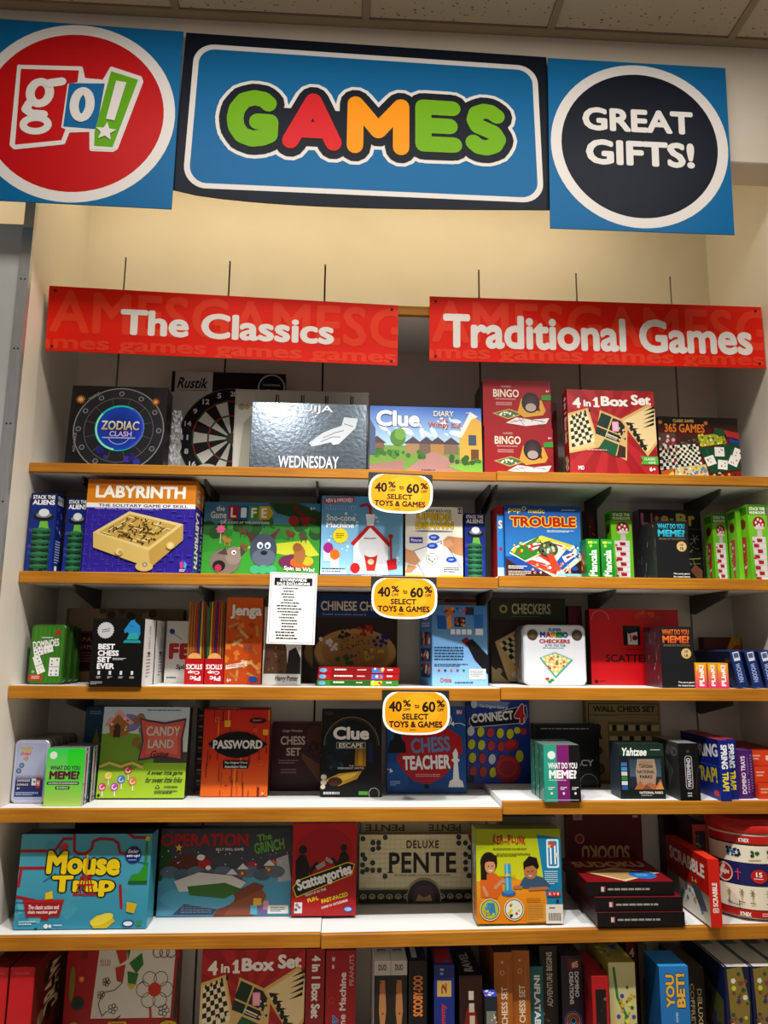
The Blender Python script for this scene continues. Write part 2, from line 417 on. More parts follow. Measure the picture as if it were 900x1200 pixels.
def go_art(a):
    U = lambda x, y: (.5+(x-186)/474, .5+(y-266-.055*(x-186))/427)
    a.c(.5, .5, .487, SW, 64).c(.5, .5, .432, 'c4161c', 64)
    L = [U(*p) for p in ((50, 158), (192, 160), (200, 188), (247, 192), (262, 160), (330, 182), (334, 192), (288, 352), (280, 357), (232, 355), (228, 310), (176, 312), (168, 340), (60, 352), (52, 345))]
    for p, q in zip(L, L[1:]+L[:1]): a.s([p, q], .017, SW)
    a.p(L, SW)
    a.p([U(*p) for p in ((55, 165), (188, 167), (187, 196), (165, 200), (160, 304), (170, 308), (163, 334), (60, 345))], 'c4161c')
    a.p([U(*p) for p in ((168, 198), (250, 198), (240, 308), (164, 302))], '1173a8')
    a.p([U(*p) for p in ((262, 168), (326, 188), (280, 350), (238, 347), (236, 314))], '6fae12')
    K = lambda cx, cy, rx, ry, wd, n=28: a.s([U(cx+rx*math.cos(2*math.pi*i/n), cy+ry*math.sin(2*math.pi*i/n)) for i in range(n+1)], wd, SW)
    K(104, 222, 22, 26, .043); K(102, 298, 28, 16, .036)
    a.s([U(122, 200), U(152, 195)], .045, SW); a.s([U(84, 246), U(76, 262), U(90, 272), U(118, 274)], .042, SW)
    K(203, 250, 18, 32, .044)
    a.p([U(*p) for p in ((276, 192), (300, 196), (280, 288), (260, 284))], SW)
    u, v = U(262, 314); a.star(u, v, .052, SW, 5, .45, -85)
sign('hanging_sign', 'square blue sign with a red disc and a small lettered logo', (-.169, 3.374), (.463, 3.360), (.461, 2.741), (-.169, 2.749), -.602, go_art, .632, .623, base=BLUE)
GL = {'G': [[(.90, .13), (.76, .03), (.5, 0), (.22, .08), (.04, .30), (0, .52), (.05, .74), (.22, .93), (.5, 1), (.78, .96), (.97, .88), (.97, .58), (.62, .58)]],
      'A': [[(0, 1), (.5, 0), (1, 1)], [(.22, .72), (.78, .72)]],
      'M': [[(0, 1), (0, 0), (.5, .62), (1, 0), (1, 1)]],
      'E': [[(.95, 0), (0, 0), (0, 1), (.98, 1)], [(0, .5), (.85, .5)]],
      'S': [[(.95, .13), (.72, .02), (.45, 0), (.15, .08), (.06, .26), (.18, .42), (.5, .50), (.82, .59), (.97, .76), (.82, .93), (.5, 1), (.2, .97), (.0, .86)]]}
def games_art(a):
    a.rr(.026, .068, .972, .955, .055, SW, 8).rr(.041, .099, .957, .924, .043, BLUE, 8)
    spec = [('G', .127, .267, .352, .690, '7db20c'), ('A', .276, .434, .350, .685, 'd62a30'), ('M', .447, .614, .352, .692, 'f2a00e'), ('E', .630, .758, .345, .665, '7db20c'), ('S', .765, .878, .348, .675, '7db20c')]
    wd = .044
    def strokes(ch, x0, x1, y0, y1, ww, col):
        k = 2.13; m = wd/2
        for pl in GL[ch]: a.s([(x0+m+(x1-x0-2*m)*px, y0+m*k+(y1-y0-2*m*k)*py) for px, py in pl], ww, col, 14)
    for ww, col in ((wd+.062, SW), (wd+.042, NAVY)):
        for ch, x0, x1, y0, y1, _ in spec: strokes(ch, x0, x1, y0, y1, ww, col)
        if col == NAVY: a.r(.19, .45, .83, .60, NAVY)
    for ch, x0, x1, y0, y1, c in spec: strokes(ch, x0, x1, y0, y1, wd, c)
def gbulge(u, v):
    k = max(0, v-.4)/.6
    return (-.030*k*math.sin(math.pi*u**.65), 0)
sign('hanging_sign', 'wide navy sign reading GAMES in fat multicoloured letters', (.469, 3.366), (1.637, 3.342), (1.648, 2.795), (.455, 2.813), -.592, games_art, 1.18, .55, bulge=gbulge, base=NAVY)
def gifts_art(a):
    a.c(.5, .5, .490, SW, 64).c(.5, .5, .432, NAVY, 64)
    a.t('GREAT', .185, .285, .80, .425, SW, .05, rot=0).t('GIFTS!', .20, .475, .80, .625, SW, .05)
sign('hanging_sign', 'square blue sign with a navy disc reading GREAT GIFTS!', (1.638, 3.329), (2.231, 3.324), (2.218, 2.726), (1.628, 2.725), -.604, gifts_art, .592, .60, base=BLUE)
RED, RGH = 'e62c0e', 'ea4e30'
def banner(txt, a0, a1, b0, b1):
    def f(a):
        x = -.11
        a.t('GAMESGAMESGAMES', -.105, .06, 1.42, .72, RGH, .03, sp=1.05)
        a.t('games games games games games', -.07, .815, 1.27, 1.03, RGH, .04)
        a.t(txt, a0, b0, a1, b1, 'efe9e4', .045, res=4)
    return f
for lab, TL, TR, BR, BL, args in (('red banner reading The Classics over the left shelves', (.014, 2.602), (1.172, 2.572), (1.171, 2.358), (.020, 2.376), ('The Classics', .205, .815, .30, .71)),
                                  ('red banner reading Traditional Games over the right shelves', (1.279, 2.609), (2.437, 2.610), (2.436, 2.386), (1.278, 2.379), ('Traditional Games', .04, .965, .26, .80))):
    root, mp = sign('banner_sign', lab, TL, TR, BR, BL, -.349, banner(*args), 1.16, .225, base=RED)
    for u, v in ((.018, .07), (.982, .07), (.018, .93), (.982, .93)):
        bmx = bmesh.new(); p = mp(u, v)
        bmesh.ops.create_cone(bmx, cap_ends=True, segments=10, radius1=.005, radius2=.004, depth=.003, matrix=Matrix.Translation((p[0], -.002, p[2])) @ Matrix.Rotation(math.pi/2, 4, 'X'))
        done(bmx, 'screw', BLACKM, root)

# sale tags clipped to the shelf edges
def tag_outline(n=44):
    pts = []
    for i in range(n):
        t_ = 2*math.pi*i/n; x, y = math.cos(t_), math.sin(t_)
        k = 1/(abs(x)**3.0+abs(y)**3.0)**(1/3.0)
        pts.append((.5+.5*x*k, .5+.5*y*k))
    return [(u, max(.06, v)) for u, v in pts]
def sale_tag(label, x, ztop, rot):
    w, h = .208, .136
    root = empty('sale_tag', (x, YF-.004, ztop), (math.radians(-2), math.radians(rot), 0)); tag(root, label, 'price tag', 'round orange sale tags')
    ol = tag_outline(); bm = bmesh.new()
    A = [bm.verts.new(((u-.5)*w, 0, -v*h)) for u, v in ol]; B = [bm.verts.new(((u-.5)*w, .0012, -v*h)) for u, v in ol]
    bm.faces.new(A); bm.faces.new(B[::-1])
    for i in range(len(A)): bm.faces.new((A[i-1], A[i], B[i], B[i-1]))
    done(bm, 'tag_card', SIGN, root, {'c': 'f0ece4'})
    bx('holder', -w/2-.002, w/2-.002, .0014, .0026, -.05, -.003, BLACKM, root)
    a = Art(w, h)
    a.p([(.5+(u-.5)*.93, .5+(max(.035, v)-.5)*.90 if v > .07 else .065) for u, v in ol], 'f0a51c')
    a.e(.55, .45, .30, .36, 'f2b02c', 24)
    D = '2a2320'
    a.t('40', .09, .265, .285, .50, D, .045).t('%', .30, .235, .42, .39, D, .04).t('OFF', .305, .415, .41, .48, D, .03)
    a.t('to', .475, .33, .545, .42, D, .035).t('60', .585, .265, .785, .50, D, .045).t('%', .80, .235, .925, .39, D, .04).t('OFF', .81, .415, .91, .48, D, .03)
    a.t('SELECT', .29, .535, .68, .665, D, .035).t('TOYS & GAMES', .095, .70, .885, .835, D, .04)
    a.ft(.40, .885, .58, .91, 1, D, 3)
    a.build('tag_print', lambda u, v: ((u-.5)*w, 0, -v*h), (0, -1, 0), SIGN, root)
sale_tag('orange sale tag on the top stocked shelf edge', 1.186, 1.9935, 1.5)
sale_tag('orange sale tag on the second stocked shelf edge', 1.198, 1.657, .4)
sale_tag('orange sale tag on the third stocked shelf edge', 1.236, 1.306, .3)
def notice():
    w, h = .148, .222
    root = empty('sale_notice', (.848, YF-.005, 1.662), (math.radians(-1), math.radians(1), 0)); tag(root, 'white printed notice sheet hanging beside the orange tags', 'notice')
    bx('sheet', -w/2, w/2, 0, .0012, -h, 0, SIGN, root, inks={'c': 'f2f1ee'})
    a = Art(w, h)
    for q in ((.03, .02, .97, .028), (.03, .975, .97, .983), (.03, .02, .045, .98), (.955, .02, .97, .98)): a.r(*q, 'b9b9b6')
    a.r(.10, .075, .90, .185, '26262a').t('STOREWIDE', .22, .085, .78, .125, 'fff', .04).t('SALE EXCLUSIONS', .15, .138, .85, .178, 'fff', .04)
    R = random.Random(4); y = .215
    while y < .93:
        k = R.uniform(.18, .34); a.ft(.5-k, y, .5+k, y+.026, 1, '333', int(y*999), 1, .6); y += .041
    a.build('notice_print', lambda u, v: ((u-.5)*w, 0, -v*h), (0, -1, 0), SIGN, root)
notice()
# ================================================================ row 1 (top stocked shelf)
def zodiac(a):
    a.r(0, 0, 1, 1, '17171b').c(.52, .55, .47, '2a2b33', 40).ring(.52, .55, .47, .012, '8c8a86', 48).ring(.52, .55, .36, .006, '77736c', 44)
    for i in range(12):
        t_ = i*math.pi/6; u, v = .52+.415*math.cos(t_), .55+.455*math.sin(t_)
        a.e(u, v, .035, .04, '3c3d4a', 10).ring(u, v, .026, .005, 'a9a8a2', 12)
        a.s([(.52+.25*math.cos(t_+.26), .55+.275*math.sin(t_+.26)), (.52+.36*math.cos(t_+.26), .55+.395*math.sin(t_+.26))], .004, '77736c', 4, False)
    a.sc(.3, .66, .75, .98, 9, ['2f2a7a', '3a3f96', '4b3f9a'], .02, .05, 5)
    a.c(.53, .53, .255, '27c7b0', 36).c(.535, .535, .24, '1d4fc0', 36, '14204a').ring(.53, .53, .25, .018, '9ef0c8', 30, 100, 220).ring(.53, .53, .25, .018, '6a4bd8', 20, -60, 60)
    a.t('ZODIAC', .34, .44, .73, .555, 'e8e4dc', .03, .02, '111', c2='c9b07a').t('CLASH', .43, .57, .66, .635, 'c8b9e8', .03)
    a.r(.36, .645, .70, .66, 'aab0e0').ring(.53, .60, .12, .006, 'c9c9c9', 20, 20, 160)
    a.star(.10, .18, .055, 'c98a42', 12, .5).c(.10, .18, .02, 'e8b878').star(.88, .19, .05, 'b5702e', 12, .5).c(.88, .19, .018, 'd8a868')
    a.t('TAURUS', .17, .12, .30, .155, '9a9a9a', .02, rot=-35).t('AQUARIUS', .07, .6, .10, .84, '9a9a9a', .02, q=3)
box('game_box', 'black shrink-wrapped game box with a glowing blue zodiac wheel', .089, -.29, Z1L, .315, .279, .075, {'c': '1b1b1f', 't': '2a2a2d', 'l': '55585c'}, zodiac, lean=4, mat=GLOSS)
def darts(a):
    a.r(0, 0, 1, 1, '131314').r(0, .19, .36, 1, 'b9b7b2').p([(.03, .0), (.36, 0), (.36, .2), (.19, .27), (.03, .2)], 'bdbbb6')
    a.t('Rustik', .06, .055, .32, .155, '1b1b1b', .03, sh=.25).r(.06, .17, .32, .174, '333')
    cu, cv, R = .55, .60, .46
    a.c(cu, cv, R, '141414', 56).ring(cu, cv, R, .006, '777', 48)
    k = a.w/a.h; N = 20
    for i in range(N):
        t0, t1 = math.radians(i*18-9), math.radians(i*18+9)
        for ra, rb, cc in ((.05, .20, ('e6e2d8', '161616')), (.20, .215, ('2c6b4a', 'a03030')), (.215, .335, ('e6e2d8', '161616')), (.335, .35, ('2c6b4a', 'a03030'))):
            q = [(cu+r_*math.cos(t_), cv+r_*k*math.sin(t_)) for r_, t_ in ((ra, t0), (rb, t0), (rb, t1), (ra, t1))]
            a.q(q, cc[i % 2])
    a.c(cu, cv, .05, '2c6b4a').c(cu, cv, .022, 'a03030')
    for i, n in enumerate('6 13 4 18 1 20 5 12 9 14 11 8 16 7 19 3 17 2 15 10'.split()):
        t_ = math.radians(-i*18); u, v = cu+.405*math.cos(t_), cv+.405*k*math.sin(t_); a.t(n, u-.012*len(n)-.006, v-.024, u+.012*len(n)+.006, v+.024, 'ddd', .04)
    a.c(.88, .13, .12, 'c9c9c9').c(.88, .13, .108, '141414').t('TRADITIONAL', .80, .10, .96, .12, 'ccc', .02).t('TOP', .84, .15, .93, .2, 'ccc', .03)
    a.c(.35, .99, .16, 'd8d5cf', 30)
    for i in range(10): a.e(.35+.11*math.cos(i*.63), .99+.11*k*math.sin(i*.63), .03, .02, '1a1a1a', 6, i*36)
    a.r(.55, .92, .68, 1, '111').r(.69, .92, .76, 1, '111').t('DARTS', .57, .945, .66, .975, 'ddd', .03)
def wrap():
    """crumpled clear plastic bag wedged between the zodiac box and the dartboard box"""
    R = random.Random(11); bm = bmesh.new(); nx, nz = 7, 16; V = []
    for j in range(nz+1):
        for i in range(nx+1): V.append(bm.verts.new(((i/nx-.5)*.045*(1-.35*j/nz)+R.uniform(-.003, .003), R.uniform(-.012, .012), j/nz*.205+R.uniform(-.004, .004)*(j > 0))))
    for j in range(nz):
        for i in range(nx): bm.faces.new((V[j*(nx+1)+i], V[j*(nx+1)+i+1], V[(j+1)*(nx+1)+i+1], V[(j+1)*(nx+1)+i]))
    m, nt, b = nodes_of('clear_plastic'); b.inputs['Base Color'].default_value = (.9, .92, .95, 1); b.inputs['Roughness'].default_value = .12
    tr_ = nt.nodes.new('ShaderNodeBsdfTransparent'); mx = nt.nodes.new('ShaderNodeMixShader'); n = noise(nt, 90, 3)
    r = ramp(nt, n.outputs[0], [(.35, '303030'), (.7, 'c0c0c0')]); nt.links.new(r.outputs[0], mx.inputs[0])
    nt.links.new(tr_.outputs[0], mx.inputs[1]); nt.links.new(b.outputs[0], mx.inputs[2]); nt.links.new(mx.outputs[0], nt.nodes['Material Output'].inputs[0])
    o = done(bm, 'plastic_bag', m); o.location = (.438, -.268, Z1L+.001)
    tag(o, 'crumpled clear plastic bag beside the zodiac wheel box', 'plastic bag')
wrap()
box('dartboard_box', 'black and white box printed with a numbered dartboard', .366, -.075, Z1L, .412, .416, .045, {'c': '141415'}, darts)
def sleeve(a):
    a.r(0, 0, 1, 1, 'd5d0c2').r(.0, 0, .16, 1, 'cfcab9').r(.012, .03, .15, .97, 'd9d5c9').p([(.07, .38), (.16, .22), (.16, 1), (.04, 1)], 'b9b5a4')
    for u in (.30, .49, .67, .86): a.r(u, .05, u+.012, 1, '8a4a36').r(u+.018, .05, u+.026, 1, '5a5148')
    a.c(.05, .20, .025, 'a9a48c').c(.09, .20, .02, 'b7a86a')
box('game_box', 'cream box with thin brown stripes behind the silver foil box', .612, -.165, Z1L, .470, .322, .06, 'd8d4c6', sleeve)
def ouija(a):
    a.t('OUIJA', .31, .03, .70, .16, 'fbfbff', .01, .022, '3a4148')
    a.p([(.50, .60), (.56, .52), (.62, .44), (.70, .38), (.78, .33), (.80, .20), (.92, .22), (.90, .36), (.82, .50), (.76, .60), (.71, .62), (.69, .58), (.64, .60), (.58, .63), (.53, .65)], 'cfd5da')
    for p in ([(.62, .52), (.72, .44), (.80, .40)], [(.60, .58), (.70, .50), (.77, .50)], [(.80, .30), (.88, .34)]): a.s(p, .006, '5b636b', 4, False)
    a.t('WEDNESDAY', .245, .79, .76, .965, 'f4f6fa', .01, .022, '3a4148')
box('game_box', 'mirror-like silver foil game box with a drawn pointing hand', .686, -.290, Z1L, .388, .241, .042, {'c': '78818a'}, ouija, lean=5.5, mat=FOIL, pmat=CARD)
def clue_street(a):
    a.g(0, 0, 1, .62, '2f6fc4', 'bcd8ee').sc(0, .18, .8, .42, 16, ['dfeaf5', 'cfe0f0', 'e8f0f8'], .02, .07, 3, 10, .4)
    a.r(0, .60, 1, 1, '7da04a')
    for x, c in ((.0, '8a6a50'), (.32, 'a98a64'), (.44, '7a6658'), (.54, 'b08a50'), (.66, '8a7460')): a.r(x, .56, x+.13, .72, c).p([(x-.02, .57), (x+.065, .46), (x+.15, .57)], '5a4a52')
    a.p([(.30, 1), (.53, .70), (.60, .70), (.98, 1)], 'b48a82').p([(.0, .9), (.3, .82), (.3, 1), (0, 1)], 'a98078')
    a.sc(.05, .68, .5, .78, 20, ['3f7a2c', '54903a', '2f6a28'], .015, .03, 4).e(.25, .48, .07, .13, '5a8c36', 12).e(.27, .43, .05, .09, '7aa848', 12)
    a.p([(.80, .45), (.90, .10), (1.0, .22), (1, .85), (.80, .80)], 'd8ae4e').p([(.78, .46), (.90, .06), (.97, .14), (.91, .18), (.82, .46)], 'e8e2d4')
    a.r(.88, .42, .95, .58, '4a5a70').r(.90, .64, .97, .80, '7a4a34').p([(0, .20), (.05, .35), (.05, .75), (0, .75)], '5a6a8a')
    a.p([(.68, .90), (1, .80), (1, 1), (.86, 1)], '88b84c').sc(.7, .76, 1, .86, 14, ['3f6a2c', '4a7a34'], .015, .03, 6)
    a.t('Clue', .055, .065, .445, .315, 'f4f4f2', .05, .02, '3a66a0').t('DIARY', .57, .06, .75, .145, 'e8e2d0', .02, .012, '5a4a3a').t('of a', .62, .17, .70, .225, 'b02820', .04, .015, 'fff').t('Wimpy Kid', .52, .235, .81, .335, 'a82a24', .04, .02, 'f2f2f2', rot=1)
    a.t('AGE 8+', .86, .07, .91, .09, 'eee', .02).t('FAMILY', .46, .955, .58, .985, '1c2f88', .03)
box('game_box', 'wide game box with blue sky over suburban houses', 1.083, -.305, Z1L, .377, .230, .045, {'c': '2f66b0', 't': '345a94'}, clue_street, lean=3, mat=GLOSS)
def bingo(a):
    a.r(0, 0, 1, 1, 'a5141f').sc(.7, .6, 1, 1, 18, ['8e0f1a'], .02, .035, 7, 6)
    a.t('WOODEN', .27, .12, .41, .16, 'd8bdb4', .02).t('BINGO', .15, .20, .53, .37, 'e6dcc8', .03).ft(.18, .40, .52, .44, 1, 'd8a8a0', 2).ft(.19, .48, .45, .56, 2, 'd8a8a0', 3)
    a.p([(.13, .72), (.38, .62), (.60, .72), (.36, .84)], 'c8a868').p([(.17, .72), (.38, .64), (.55, .72), (.36, .815)], '5f7a48')
    a.sc(.25, .68, .46, .78, 9, ['e8e6d8'], .012, .018, 4, 8)
    a.p([(.33, .92), (.48, .80), (.70, .84), (.97, .80), (.92, .92), (.62, .98)], 'e4dcd8').s([(.52, .82), (.60, .97)], .006, '333')
    a.s([(.66, .83), (.9, .88)], .01, '777').s([(.4, .9), (.58, .85)], .01, '777').sc(.42, .84, .9, .94, 14, ['888', 'aaa'], .006, .012, 9, 4)
    a.p([(.50, .70), (.56, .40), (.62, .36), (.64, .62), (.84, .66), (.80, .44), (.86, .42), (.92, .64), (.88, .74), (.6, .80)], 'd6a548').e(.70, .48, .135, .22, '281a1c', 18, 0, '5a4648').e(.70, .58, .08, .09, 'b8a8a0', 12)
    a.p([(.86, .32), (1, .30), (1, .42), (.86, .42)], '4a9a3c').t('6+', .93, .20, .98, .25, 'eee', .03)
box('game_box', 'upper of two stacked red boxes showing a wooden ball cage', 1.4685, -.288, Z1R+.1675, .234, .166, .16, {'c': '8e111a', 't': '5e1216', 'l': '4a3a3c'}, bingo, group='red wooden-cage game boxes')
box('game_box', 'lower of two stacked red boxes showing a wooden ball cage', 1.470, -.293, Z1R, .234, .166, .16, {'c': '8e111a'}, bingo, group='red wooden-cage game boxes')
def four(a):
    a.r(0, 0, 1, 1, 'a81521')
    for i in range(26):
        if i % 2: t0, t1 = math.radians(i*360/26), math.radians((i+1)*360/26); a.q([(.48, .45), (.48+1.3*math.cos(t0), .45+1.3*math.sin(t0)), (.48+1.3*math.cos(t1), .45+1.3*math.sin(t1))], 'bb2a30')
    a.t('4', .06, .095, .155, .225, 'f4eee6', .05).t('in', .185, .125, .27, .205, 'f4eee6', .05).p([(.29, .13), (.325, .09), (.352, .09), (.352, .188), (.368, .188), (.368, .21), (.30, .21), (.30, .188), (.318, .188), (.318, .135)], 'f4eee6')
    a.t('Box', .385, .075, .70, .195, 'f4eee6', .06).t('Set', .735, .045, .965, .175, 'f4eee6', .06)
    a.p([(-.02, .30), (.235, .22), (.35, .69), (.0, .77)], 'dcb878').p([(0, .32), (.225, .245), (.325, .675), (.0, .74)], 'e6cb94')
    a.chk([(.02, .34), (.21, .28), (.295, .62), (.03, .70)], 6, 8, 'f0e0bc', '2a211c')
    for i in range(5): a.e(.05+.05*i, .33-.02*i, .012, .022, '1c1512', 8).e(.07+.05*i, .65-.02*i, .012, .022, 'e8d8b0', 8)
    a.p([(.37, .245), (.68, .375), (.645, .845), (.28, .665)], 'd8b878')
    for Q, c in (([(.385, .275), (.50, .325), (.445, .475), (.325, .425)], '123d2a'), ([(.515, .335), (.66, .395), (.61, .545), (.46, .48)], '1b2a1c'), ([(.32, .44), (.44, .49), (.41, .57), (.305, .53)], '153a28'), ([(.455, .495), (.60, .555), (.575, .63), (.42, .575)], '2a2420'), ([(.405, .59), (.56, .655), (.515, .80), (.33, .70)], '14633f'), ([(.57, .655), (.64, .685), (.63, .815), (.53, .80)], '4a2a20')): a.p(Q, c)
    a.rr(.50, .38, .575, .50, .012, 'ef9ab8').rr(.508, .392, .567, .488, .01, 'f5b8cc').sc(.57, .46, .64, .6, 14, ['d8c89a', '222', 'b8a070'], .008, .014, 5)
    a.s([(.43, .53), (.55, .58)], .014, 'e8dcb8').s([(.42, .55), (.54, .6)], .01, 'ccc')
    a.p([(.59, .355), (.935, .155), (1.0, .22), (1, .64), (.885, .79)], 'dcb878').p([(.63, .37), (.93, .195), (1, .27), (1, .60), (.885, .74)], 'ead3a2')
    for i in range(5):
        u, v = .665+.035*i, .40+.065*i; a.p([(u-.012, v-.016), (u+.10, v-.005), (u+.012, v+.03)], '241c18'); a.e(u+.055, v+.035, .022, .025, '1c1614', 9)
        u, v = .93-.005*i, .20+.05*i; a.p([(u-.06, v+.05), (u+.07, v-.02), (u+.07, v+.012)], '241c18')
    a.p([(.80, .79), (1, .79), (1, .885), (.80, .885), (.825, .84)], '63b046').t('CLASSIC', .84, .805, .97, .835, 'e8f4e0', .02).t('GAME', .89, .85, .97, .875, 'e8f4e0', .02)
    a.t('6+', .895, .915, .965, .965, 'fff', .04).t('M', .09, .915, .125, .965, 'eee', .05).t('O', .125, .915, .155, .965, 'eee', .05).ft(.20, .72, .62, .74, 1, 'e8c8b8', 3)
def four_spine(a):
    a.r(0, 0, 1, 1, 'a11420').t('4 in 1 Box Set', .30, .06, .78, .62, 'f0e8de', .06, q=1).chk([(.2, .78), (.8, .78), (.8, .95), (.2, .95)], 4, 4, 'e8d8b0', '2a211c')
box('game_box', 'red box with chess and backgammon boards on the top stocked shelf', 1.750, -.328, Z1R, .300, .294, .055, {'c': '8f121b', 't': 'a02a2c'}, four, lean=2, l=four_spine, group='red four-board game boxes')
def four_edge(a):
    a.r(0, 0, 1, 1, '7c1019').chk([(0, .28), (.55, .30), (.55, .72), (0, .70)], 4, 10, 'e8dcc0', '221a16').sc(.5, 0, 1, 1, 16, ['5a0c14', 'c8b0a0', '8e2a2a'], .03, .1, 3, 4)
box('game_box', 'dark red box edge squeezed between the twin stack and the chess board box', 1.710, -.20, Z1R, .038, .285, .10, {'c': '6c0f17'}, four_edge)
def g365(a):
    a.r(0, 0, 1, 1, '1d0e0a').g(0, .1, 1, .34, '1d0e0a', '7a1a14').t('CLASSIC GAMES', .19, .04, .45, .085, 'd8b878', .02).t('365 GAMES', .08, .11, .58, .245, 'e08a2a', .03, .012, '3a1408')
    a.star(.03, .09, .035, 'b8862a', 8).star(.60, .09, .035, 'b8862a', 8).r(0, .34, 1, 1, '8a2218')
    a.r(0, .26, .20, .45, '7a4a3a').sc(0, .28, .2, .48, 22, ['3a6a4a', 'd8b8c8', 'b84a5a', 'e8e0d0'], .01, .025, 2).e(.36, .40, .14, .12, '4a342a').sc(.25, .33, .48, .45, 14, ['5a7a8a', '3a4a5a', '8a6a4a'], .01, .02, 3)
    a.chk([(.0, .48), (.22, .44), (.26, .80), (.0, .84)], 7, 7, 'e8e0d0', '2a1a18').sc(0, .48, .25, .82, 30, ['c84a5a', '4a9a7a', 'e8d8c0', '3a2a28'], .008, .018, 8)
    a.chk([(.22, .45), (.48, .42), (.52, .74), (.26, .78)], 8, 8, 'f2eeda', '1c1614').sc(.24, .45, .5, .76, 22, ['f4ecd4', '141010'], .01, .016, 9)
    a.p([(.48, .30), (.80, .24), (.84, .40), (.52, .47)], 'b8b83a').sc(.5, .28, .82, .44, 30, ['e8d84a', '5a8a3a', 'f0e8b0'], .01, .02, 5)
    a.p([(.70, .16), (.86, .2), (.80, .3), (.68, .26)], '2a5a3a').p([(.82, .2), (1, .24), (1, .34), (.84, .3)], 'b83a34').p([(.86, .32), (1, .36), (1, .42), (.88, .4)], '2f4aa0')
    a.p([(.48, .50), (.96, .40), (1, .44), (1, .80), (.62, .88)], '14553a').ring(.74, .50, .16, .006, '3f8a64', 20, 0, 180)
    for u, v, r_ in ((.62, .68, -20), (.77, .74, 5), (.91, .68, 25), (.74, .54, 0), (.97, .56, 20)):
        a.p([(u+x*math.cos(math.radians(r_))-y*math.sin(math.radians(r_)), v+(x*math.sin(math.radians(r_))+y*math.cos(math.radians(r_)))*1.2) for x, y in ((-.06, -.06), (.06, -.06), (.06, .06), (-.06, .06))], 'f2efe8').sc(u-.035, v-.04, u+.035, v+.04, 4, ['222', 'c82a2a'], .006, .012, int(u*99))
    a.p([(.18, .80), (.56, .74), (.60, 1), (.16, 1)], 'd8d08a').sc(.18, .78, .58, 1, 60, ['d84a9a', '4a9ad8', 'e8d84a', 'd86a3a', '7a4ab8', 'f0e8d8'], .01, .02, 12)
    a.p([(0, .86), (.16, .82), (.16, 1), (0, 1)], 'c86a2a').p([(.02, .98), (.14, .86), (.16, .9), (.05, 1)], 'e8d05a').sc(.62, .88, .98, 1, 24, ['d8c8a0', 'b83a2a', '4a2a1a', 'e8a83a'], .012, .025, 14)
box('game_box', 'dark box of many small game boards with orange numeral title', 2.090, -.25, Z1R, .286, .230, .05, {'c': '1a0f0c', 'r': '2a1a16'}, g365)

# ================================================================ row 2
def aliens(a):
    a.g(0, 0, 1, 1, '16307c', '203f9c').r(0, 0, 1, .13, '14265f').t('STACK THE', .08, .025, .92, .075, 'eee', .05).t('ALIENS', .08, .085, .92, .15, 'f4f4f4', .05)
    a.sc(0, .45, 1, 1, 8, ['5a4aa0', '2a56b8'], .04, .1, 6, 8)
    a.p([(.42, .36), (.70, .36), (.80, .50), (.36, .50)], '7ec24a').e(.54, .30, .40, .055, '1d1d24', 20).e(.54, .28, .30, .035, '8c949a', 18).e(.54, .25, .20, .05, 'dfe4e6', 16)
    for i in range(7):
        v = .46+i*.077; sl = .012
        a.p([(.14, v), (.50, v+.02), (.86, v), (.84, v+.074), (.5, v+.088), (.18, v+.074)], ('2c6b4a', '1f5239')[i % 2])
        a.p([(.16, v+.03), (.34, v+.042), (.34, v+.07), (.17, v+.06)], '123122').p([(.52, v+.046), (.68, v+.036), (.68, v+.064), (.52, v+.076)], '0f2a1d').p([(.71, v+.034), (.83, v+.026), (.82, v+.054), (.71, v+.062)], '0f2a1d')
        a.p([(.14, v), (.50, v+.02), (.86, v), (.5, v-.02)], '3f8a60')
def aliens_side(a):
    a.g(0, 0, 1, 1, '152a68', '203a90').t('STACK', .1, .03, .9, .07, 'ddd', .05).t('ALIENS', .1, .08, .9, .14, 'ddd', .05).sc(.2, .2, .8, .55, 12, ['6a4ab0', '4a8a8a', 'd8d8e8'], .05, .12, 5, 6).ft(.2, .6, .9, .9, 9, 'b9c2e0', 3).r(.3, .92, .6, .98, 'eee')
AG = 'slim navy tower-game boxes'
box('game_box', 'slim navy box with a flying saucer, nearest the left wall', .008, -.322, Z2L, .082, .250, .062, '18307a', aliens, AG, r=aliens_side)
box('game_box', 'slim navy flying-saucer box tight against the purple maze box', .108, -.285, Z2L, .068, .243, .062, '18307a', aliens, AG, r=aliens_side)
box('game_box', 'slim navy flying-saucer box beside the drawing-hands box', 1.415, -.20, Z2L, .070, .232, .062, '18307a', aliens, AG)
